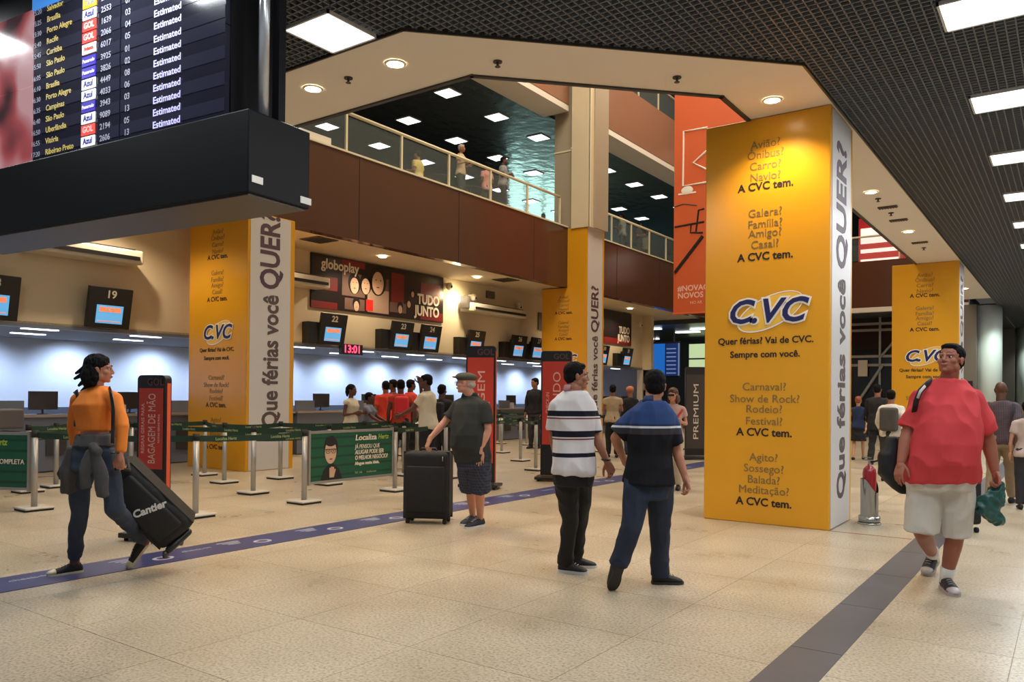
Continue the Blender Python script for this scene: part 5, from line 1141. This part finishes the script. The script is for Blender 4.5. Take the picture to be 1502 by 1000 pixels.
MB().ell(c+u*.064-f*.004, (.092, .120, .052), (x, f, u), 20).build('flat_cap', CAPM, m2, True); MB().ell(c+u*.058+f*.105, (.062, .045, .012), (x, f, (u+f*.35).normalized()), 16).build('cap_peak', CAPM, m2, True)
gl = MB()
for s in (-1, 1):
    pc = c+f*.098+x*s*.032+u*.0; gl.tube([pc+x*math.cos(a)*.024+u*math.sin(a)*.017 for a in [i*math.pi/6 for i in range(13)]], .0028, 6); gl.tube([pc+x*s*.024, c+x*s*.084-f*.0], .0025, 6)
gl.tube([c+f*.104-x*.01, c+f*.104+x*.01], .0025, 6); gl.build('glasses', STEELD, m2, True)
MB().tube([c+f*.094-u*.052+x*a*.018 for a in (-1, -.5, 0, .5, 1)], .004, 6).build('moustache', HG, m2, True)
# big suitcase
c = thing('suitcase', 'big black upright suitcase held by the old man in the cap', 'suitcase', tuple(V((onz(624, 770).x, onz(624, 770).y, 0))))
a = onz(590, 768); b = onz(657, 770); d = (b-a).normalized(); nrm = V((-d.y, d.x, 0)); nrm = nrm if nrm.dot(CF) > 0 else -nrm; mid = (a+b)/2+nrm*.15; AX = (d, nrm, UP_); W_ = (b-a).length
remesh(MB().box(mid+UP_*.44, (W_, .30, .76), AX, .055), .012, 3, .004, 5).build('case_body', FAB, c, True)
MB().box(mid+UP_*.40-nrm*.155, (W_*.84, .04, .52), AX, .02).build('front_pocket', FAB, c, True)
MB().box(mid+UP_*.44-nrm*.10, (W_+.008, .012, .765), AX, .004).box(mid+UP_*.44+nrm*.09, (W_+.008, .012, .765), AX, .004).build('piping', BLACKM, c)
MB().tube([mid-d*.1+UP_*.815, mid-d*.08+UP_*.85, mid+d*.08+UP_*.85, mid+d*.1+UP_*.815], .013, 8).build('handle', mat('handle_brown', srgb(58, 42, 36), .6), c, True)
MB().tube([mid+d*.19+UP_*.80-nrm*.1, mid+d*.20+UP_*.76-nrm*.165, mid+d*.2+UP_*.72-nrm*.165], .004, 6).build('zip_tag', STEEL, c, True)
for s in (-1, 1):
    for e in (-1, 1):
        w_ = MB(); p = mid+d*s*(W_/2-.05)+nrm*e*.10+UP_*.03; w_.tube([p-d*.02, p+d*.02], .028, 14); w_.cyl(p+UP_*.02, .022, .03, 10); w_.build('wheel', RUB, c, True)
# ---- 3 man in the striped polo
S3 = skin('brown', (150, 98, 74))
D = 6.28; zf = lambda py, dd=0: at(843, py, D+dd).z
nb = srgb(24, 26, 38); rd = srgb(120, 50, 54); wh = srgb(214, 208, 208)
STR = zband('striped_pique', wh, [(zf(610), zf(602), nb), (zf(614), zf(612), rd), (zf(640), zf(631), nb), (zf(644), zf(642), rd), (zf(669), zf(663), nb), (zf(665), zf(663), nb)])
J = joints(D, {'head': (846, 552, 0), 'neck': (842, 574, -.02), 'shL': (817, 591, -.05), 'shR': (864, 592, .07), 'elL': (812, 636, .02), 'wrL': (816, 672, .12), 'elR': (874, 640, .06), 'wrR': (890, 676, .0),
  'hipL': (829, 688, -.04), 'hipR': (853, 688, .05), 'knL': (836, 760, -.03), 'anL': (829, 824, 0), 'heelL': (820, 838, -.02), 'toeL': (861, 842, .10), 'knR': (851, 760, .12), 'anR': (850, 812, .20), 'heelR': (834, 832, .16), 'toeR': (864, 832, .28)}, (.16, .98), (.75, .66, .0), plant='LR')
J['palmR'] = -CF*.6-CR*.6; J['thumbR'] = J['fwd']
BLKT = mat('trousers_black', srgb(20, 20, 24), .85, noise_amt=.1, nscale=25)
m3 = person(J, dict(label='man in a white polo shirt with dark stripes and black trousers, walking away', kind='male', s=.97, hk=.93, fine=True, skin=S3, hair=HB, style='short', curlR=30,
  lower=dict(mat=BLKT, name='trousers', end=1.04, w=.98, r=(.104, .096, .072, .066, .070)), upper=dict(mat=STR, name='polo_shirt', hem=-.06, sleeve=.85, infl=.020, collar=mat('collar_pink', srgb(180, 130, 132), .8)), shoe=mat('shoe_black', srgb(22, 22, 24), .6), sole=mat('sole_white', srgb(205, 202, 198), .6)))
MB().tube([J['wrR'].lerp(J['elR'], .06)+CR*.032*math.cos(a)+CF*.032*math.sin(a) for a in [i*math.pi/8 for i in range(17)]], .008, 8).build('watch', STEELD, m3, True)
# ---- 4 man in the blue and black polo
D = 5.92; zf = lambda py, dd=0: at(955, py, D+dd).z
navy = srgb(44, 66, 112); bk = srgb(20, 20, 26); gy = srgb(56, 54, 60); wt = srgb(206, 210, 220)
PL4 = zband('polo_blocks', navy, [(0, zf(636), bk), (zf(636), zf(627), gy), (zf(627), zf(624), wt), (zf(624), zf(621), srgb(40, 50, 80))])
J = joints(D, {'head': (960, 566, 0), 'neck': (957, 590, -.02), 'shL': (929, 607, -.02), 'shR': (981, 607, .05), 'elL': (902, 642, .06), 'wrL': (916, 676, .28), 'elR': (993, 662, .03), 'wrR': (1005, 700, -.02),
  'hipL': (934, 706, -.03), 'hipR': (968, 706, .04), 'knL': (926, 774, -.08), 'anL': (911, 826, -.10), 'heelL': (909, 833, -.13), 'toeL': (898, 866, .0), 'knR': (968, 776, .08), 'anR': (963, 838, .05), 'heelR': (957, 856, .0), 'toeR': (988, 856, .16)}, (-.25, .97), (-.52, .85, .0), plant='R', toes='L', lift=-.12)
J['palmR'] = -CR; J['thumbR'] = CF
JN4 = mat('jeans_navy', srgb(32, 42, 62), .85, noise_amt=.22, nscale=14)
m4 = person(J, dict(label='man in a blue and black polo and jeans, seen from behind', kind='male', s=.94, hk=.98, fine=True, skin=S1, hair=HB, style='short', curlR=42,
  lower=dict(mat=JN4, name='jeans', end=1.04, w=1.0, r=(.108, .102, .080, .074, .078)), upper=dict(mat=PL4, name='polo_shirt', hem=-.02, sleeve=.80, infl=.026, flare=.05, collar=mat('collar_navy', srgb(44, 60, 96), .8), slw=1.12), shoe=mat('shoe_black', srgb(22, 22, 24), .6), sole=mat('sole_dark', srgb(40, 38, 38), .7)))
# ---- 5 big man in the red T-shirt
S5 = skin('ruddy', (158, 98, 78)); D = 5.95
RD5 = mat('tshirt_coral', srgb(200, 58, 62), .85, noise_amt=.05, nscale=14); WH5 = mat('shorts_white', srgb(206, 200, 192), .85, noise_amt=.04, nscale=20)
J = joints(D, {'head': (1394, 528, 0), 'neck': (1392, 559, .03), 'shR': (1352, 578, .06), 'shL': (1428, 581, -.02), 'elR': (1332, 634, .08), 'wrR': (1322, 678, .02), 'elL': (1448, 640, -.02), 'wrL': (1459, 690, -.06),
  'hipR': (1356, 704, .04), 'hipL': (1404, 704, -.03), 'knR': (1352, 779, .06), 'anR': (1366, 818, .38), 'heelR': (1372, 822, .42), 'toeR': (1358, 845, .16), 'knL': (1402, 782, -.05), 'anL': (1391, 843, -.02), 'heelL': (1384, 862, .03), 'toeL': (1408, 880, -.20)}, (.42, -.9), (-.28, -.86, .22), plant='L', toes='R', lift=.16)
J['palmR'] = CR*.7+CF*.3; J['thumbR'] = -CF+CR*.3; J['palmL'] = -CR*.8; J['thumbL'] = -CF
m5 = person(J, dict(label='big man in a coral red T-shirt and white shorts walking toward the camera', kind='fat', s=1.02, hk=1.04, fine=True, skin=S5, hair=HB, style='short', curlR=16, curlL=60,
  lower=dict(mat=WH5, name='shorts', end=.0001, w=1.0, waist=.12, low=-.10, r=(.104, .106, .104)), upper=dict(mat=RD5, name='tshirt', hem=-.02, sleeve=.88, infl=.024, flare=.03, fold=.011, slw=1.15), shoe=mat('trainer_black', srgb(34, 32, 36), .6), sole=mat('sole_grey', srgb(170, 162, 158), .5), sock=mat('sock_white', srgb(220, 216, 210), .9), sockh=.26))
toecap(m5, J, 'L', mat('trainer_silver', srgb(176, 166, 164), .4), 1.1); toecap(m5, J, 'R', bpy.data.materials['trainer_silver'], 1.1)
strap(m5, [at(1341, 604, D-.02), at(1344, 588, D-.08), at(1350, 573, D-.08), at(1360, 563, D-.02), at(1368, 557, D+.06)], .022, mat('strap_black', srgb(26, 25, 30), .7), 'bag_strap')
strap(m5, [at(1346, 584, D-.095), at(1350, 574, D-.095), at(1357, 566, D-.05)], .011, mat('strap_white', srgb(190, 185, 180), .7), 'strap_patch')
lb_ = tag(remesh(MB().rings([(at(1309, 640, D+.25), CR*.03, CF*.05), (at(1308, 665, D+.25), CR*.10, CF*.07), (at(1312, 695, D+.24), CR*.12, CF*.08), (at(1320, 716, D+.22), CR*.06, CF*.05), (at(1326, 724, D+.2), CR*.02, CF*.03)], 16, 2.6), .011, 2, .005, 8).build('laptop_bag', mat('bag_black', srgb(16, 15, 18), .6), None, True), 'black shoulder bag hanging behind the right arm of the man in red', 'bag')
TEAL = mat('plastic_teal', srgb(34, 84, 80), .35, noise_amt=.2, nscale=14)
pb = MB().rings([(at(1464, 706, D-.06), CR*.03, CF*.025), (at(1462, 716, D-.06), CR*.05, CF*.03), (at(1452, 733, D-.06), CR*.10, CF*.05), (at(1450, 748, D-.06), CR*.095, CF*.05), (at(1462, 764, D-.06), CR*.05, CF*.04), (at(1466, 770, D-.06), CR*.02, CF*.02)], 16)
tag(remesh(pb, .008, 2, .014, 16).build('plastic_bag', TEAL, None, True), 'crumpled teal plastic bag in the hand of the man in red', 'bag')
c2_ = thing('suitcase', 'black suitcase rolling behind the man in red', 'suitcase', tuple(onz(1424, 782)))
q = onz(1424, 782); sd = V((CR.x, CR.y, 0)).normalized(); fd_ = V((-sd.y, sd.x, 0)); AX = (sd, fd_, UP_)
MB().box(q+fd_*.12+UP_*.46-sd*.08, (.42, .24, .74), AX, .04).build('case_body', FAB, c2_, True)
for s in (-1, 1): p = q+fd_*.05+sd*(s*.17-.08)+UP_*.03; MB().tube([p-sd*.015, p+sd*.015], .03, 14).build('wheel', RUB, c2_, True)
MB().tube([q+fd_*.22+UP_*.83-sd*.15, q+fd_*.1+UP_*1.0-sd*.15, q+fd_*.1+UP_*1.0-sd*.0, q+fd_*.22+UP_*.83-sd*.0], .009, 8).build('pull_handle', STEELD, c2_, True)
# ---- background people
SKD = skin('dark', (96, 62, 48)); SKM = skin('mid', (146, 98, 74)); SKL = skin('light', (190, 140, 112))
def clo(n, c): return mat('cloth_'+n, srgb(*c), .85, noise_amt=.08, nscale=20)
SHB = mat('shoe_black', srgb(22, 22, 24), .6); GR_ = clo('dark_grey', (44, 44, 50)); CREAM = clo('cream', (206, 192, 166)); RDC = clo('red_orange', (214, 62, 42)); BKC = clo('black', (24, 23, 27)); JNS = clo('jeans', (46, 56, 80))
def bgp(px, head_y, D, hd, label, skin_, upper, lower, H=None, kind='male', style='short', hair=None, look=None, stride=0., arms=('down', 'down'), sleeve=.62, z=0., sit=False, skirt=None, name='shirt', lname='trousers', s=None, hem=-.1, group=None, lean=0.):
    p = at(px, head_y, D); H = H or (p.z-z); k = H/1.75; g = V((p.x, p.y, z))
    J = std((g.x, g.y, z), hd, H if not sit else 1.7, look, stride, arms, lean, sit); k = H/1.75 if not sit else .97
    o = dict(label=label, kind=kind, s=k, skin=skin_, hair=hair or HB, style=style, upper=dict(mat=upper, sleeve=sleeve, name=name, hem=hem, infl=.016), shoe=SHB)
    if lower: o['lower'] = dict(mat=lower, name=lname, waist=.15)
    if skirt: o['skirt'] = dict(mat=skirt, z=z+.52*k*1.0)
    if group: o['group'] = group
    return person(J, o), J
def backpack(J, m, label, k=1.):
    f = J['fwd']; c = J['neck']-UP_*.27*k-f*.19*k; r = f.cross(UP_); mb = MB().box(c, (.30*k, .16*k, .42*k), (r, f, UP_), .05); t = tag(remesh(mb, .014, 3).build('backpack', m, None, True), label, 'backpack'); return t
AWAY = 35
# check-in crowd
bgp(515, 562, 15.2, -75, 'girl in a sleeveless cream dress standing by the counters', SKD, CREAM, None, kind='female', style='ponytail', arms=('bent', 'bent'), sleeve=.12, skirt=CREAM, name='dress_top')
bgp(541, 574, 15.6, -60, 'short dark-haired person next to the girl in the cream dress', SKD, clo('grey_blue', (120, 124, 140)), JNS, arms=('desk', 'desk'))
bgp(566, 557, 17.0, 60, 'man in an orange-red shirt, leftmost of the group at the counters', SKM, RDC, BKC, arms=('bent', 'bent'))
bgp(577, 555, 18.2, 120, 'dark-haired man standing behind the leftmost orange-red shirt', SKD, clo('maroon', (120, 40, 36)), BKC)
_, Jb = bgp(588, 555, 15.6, 50, 'person with a bright red backpack at the counters', SKD, clo('orange_b', (190, 60, 40)), BKC, sleeve=.3)
backpack(Jb, mat('backpack_red', srgb(222, 40, 44), .7), 'bright red backpack worn in the check-in group', .9)
bgp(602, 555, 17.6, -20, 'person in an orange-red top between red backpack and cream shirt', SKD, RDC, BKC)
_, Jc = bgp(629, 547, 13.4, 105, 'man in a cream shirt with a hand at his face, leaning on the barrier', SKD, CREAM, BKC, look=125, arms=('desk', 'face'), lean=.03)
_, Jd = bgp(648, 562, 14.4, 10, 'person with a black rucksack right behind the old man in the cap', SKD, BKC, GR_); backpack(Jd, mat('backpack_black', srgb(20, 20, 22), .7), 'black rucksack half hidden behind the old man in the cap')
bgp(785, 553, 22.0, 185, 'bearded agent in a dark shirt between the two totems', SKM, BKC, GR_, look=160, sleeve=1.9)
bgp(899, 563, 19.0, 25, 'woman in a beige top with her back turned, right of the middle pillar', SKM, clo('beige', (170, 150, 120)), BKC, kind='female', style='bun', arms=('bent', 'bent'), sleeve=.4)
_, Je = bgp(925, 566, 20.0, 60, 'person in an orange beanie and dark jacket beside the blue polo man', SKM, BKC, JNS, style=None, sleeve=1.9)
x, f, u = head_axes(Je); MB().ell(Je['head']+u*.06, (.095, .11, .085), (x, f, u)).build('beanie', mat('beanie_orange', srgb(196, 120, 84), .9), _, True)
_, Jf = bgp(987, 567, 12.6, 200, 'woman with sunglasses and a red strap facing the camera, behind the blue polo man', SKL, clo('pale_top', (190, 160, 150)), clo('cream_trousers', (190, 180, 160)), kind='female', style='long', hair=mat('hair_brown', srgb(86, 58, 44), .6, noise_amt=.3, nscale=30), look=185, arms=('bent', 'bent'), sleeve=.5)
x, f, u = head_axes(Jf); c = Jf['head']; MB().box(c+f*.095+u*.004, (.12, .02, .035), (x, f, u), .008).build('sunglasses', BLACK, _, True)
strap(_, [Jf['shL']+Jf['fwd']*.08, Jf['pel']+Jf['fwd']*.15+UP_*.2, Jf['hipR']+Jf['fwd']*.12], .02, mat('strap_red', srgb(170, 40, 44), .7), 'bag_strap')
bgp(1012, 586, 22.0, 160, 'dark figure standing left of the PREMIUM totem', SKM, clo('teal_top', (40, 90, 110)), BKC)
bgp(963, 574, 17.5, 140, 'person mostly hidden behind the blue polo man', SKM, clo('coral_top', (210, 90, 80)), JNS)
# right hand walkers
bgp(1259, 580, 19.0, 5, 'woman in a short blue and black dress walking away', SKL, clo('blue_dress', (28, 44, 78)), None, kind='female', style='bun', hair=mat('hair_auburn', srgb(150, 84, 54), .6, noise_amt=.3, nscale=30), skirt=BKC, stride=.7, sleeve=.15, name='dress_top')
bgp(1287, 562, 17.6, 0, 'man in a black suit walking away beside the blue dress', SKM, clo('suit_black', (26, 25, 28)), clo('suit_trousers', (24, 24, 28)), stride=.6, sleeve=1.9, name='jacket', hem=-.28)
_, Jg = bgp(1307, 570, 14.2, 0, 'person in a white shirt carrying a dark backpack, partly behind the man in red', SKM, clo('white_shirt', (214, 206, 196)), clo('dark_trousers', (46, 48, 44)), stride=.5, sleeve=1.5, arms=('down', 'down'))
backpack(Jg, mat('backpack_grey', srgb(70, 66, 60), .8, noise_amt=.3, nscale=14), 'patterned dark backpack on the person in the white shirt')
PLD = plaid('plaid_shirt', srgb(58, 42, 48), srgb(112, 94, 98), 95)
_, Jh = bgp(1468, 557, 11.2, -6, 'bald man in a plaid shirt and tan trousers walking away at the right', SKD, PLD, clo('tan_trousers', (150, 128, 100)), kind='stout', style=None, stride=.6, sleeve=.9)
strap(_, [Jh['shR']-Jh['fwd']*.12+UP_*.05, Jh['shR']-Jh['fwd']*.13-UP_*.15, Jh['hipR']-Jh['fwd']*.12+V((.12, 0, .1))], .025, mat('strap_black', srgb(26, 25, 30), .7), 'bag_strap')
_, Ji = bgp(1508, 586, 10.6, 10, 'person at the right picture edge pulling a black case', SKL, clo('pale_pink', (190, 170, 160)), GR_, kind='female', style='bun', sleeve=.6)
q = onz(1500, 695); c3_ = thing('suitcase', 'black suitcase cut off by the right picture edge', 'suitcase', (q.x, q.y, 0))
MB().box((q.x+.05, q.y+.1, .44), (.42, .26, .72), None, .04).build('case_body', FAB, c3_, True)
for s in (-1, 1): MB().tube([(q.x+.05+s*.15-.015, q.y+.02, .035), (q.x+.05+s*.15+.015, q.y+.02, .035)], .035, 14).build('wheel', RUB, c3_, True)
# upper floor people (floor at 6.74)
ZU = 6.74
def upp(px, py, X, hd, label, **k):
    p = onx(px, py, X); J = std((p.x, p.y, ZU), hd, 1.7, k.get('look'), 0, k.get('arms', ('bent', 'bent')), 0, k.get('sit', False))
    dz = k.get('raise_', 0.)
    return person(J, dict(label=label, kind=k.get('kind', 'male'), s=.97, skin=k.get('skin', SKM), hair=k.get('hair', HB), style=k.get('style', 'short'), upper=dict(mat=k['up'], sleeve=.6, infl=.016), lower=dict(mat=k.get('low', GR_), waist=.15), shoe=SHB))
upp(613, 243, -14.3, 100, 'person in a yellow shirt sitting behind the balcony glass', up=clo('yellow_pale', (206, 190, 110)), sit=False if False else True)
upp(676, 238, -13.9, -70, 'grey-haired woman in a patterned top behind the balcony glass', up=clo('cream_pattern', (190, 170, 130)), hair=HG, kind='female')
upp(714, 252, -14.3, 80, 'person in a pink shirt behind the balcony glass', up=clo('pink', (214, 150, 140)), skin=SKD)
upp(738, 240, -13.6, -60, 'man in a grey shirt leaning on the balcony rail', up=clo('grey_shirt', (140, 142, 140)), low=BKC, skin=SKD)
upp(797, 315, -15.5, 30, 'dark head just above the balcony edge left of the middle pillar', up=BKC, skin=SKD, sit=True)
upp(913, 350, -14.0, 100, 'person in a grey shirt behind the right part of the balcony', up=clo('grey_b', (120, 126, 120)), skin=SKD)
upp(937, 352, -14.2, -80, 'person in a dark top on the right part of the balcony', up=GR_, skin=SKD)
upp(945, 356, -14.6, 60, 'person with black hair near the end of the balcony', up=clo('olive', (100, 110, 90)), skin=SKD)
# tables and chairs seen through the glass upstairs
for i, (px, py, lab) in enumerate(((640, 262, 'dark cafe table left of the grey-haired woman'), (689, 268, 'dark cafe table between the grey-haired woman and the pink shirt'), (920, 372, 'dark cafe table on the right part of the balcony'))):
    p = onx(px, py, -14.4); t = thing('cafe_table', lab, 'table', (p.x, p.y, ZU), 'cafe tables on the upper floor')
    MB().cyl((p.x, p.y, ZU+.72), .38, .03, 24).build('tabletop', BLACKM, t); MB().cyl((p.x, p.y, ZU), .03, .72, 10).cyl((p.x, p.y, ZU), .22, .02, 16).build('pedestal', STEELD, t)
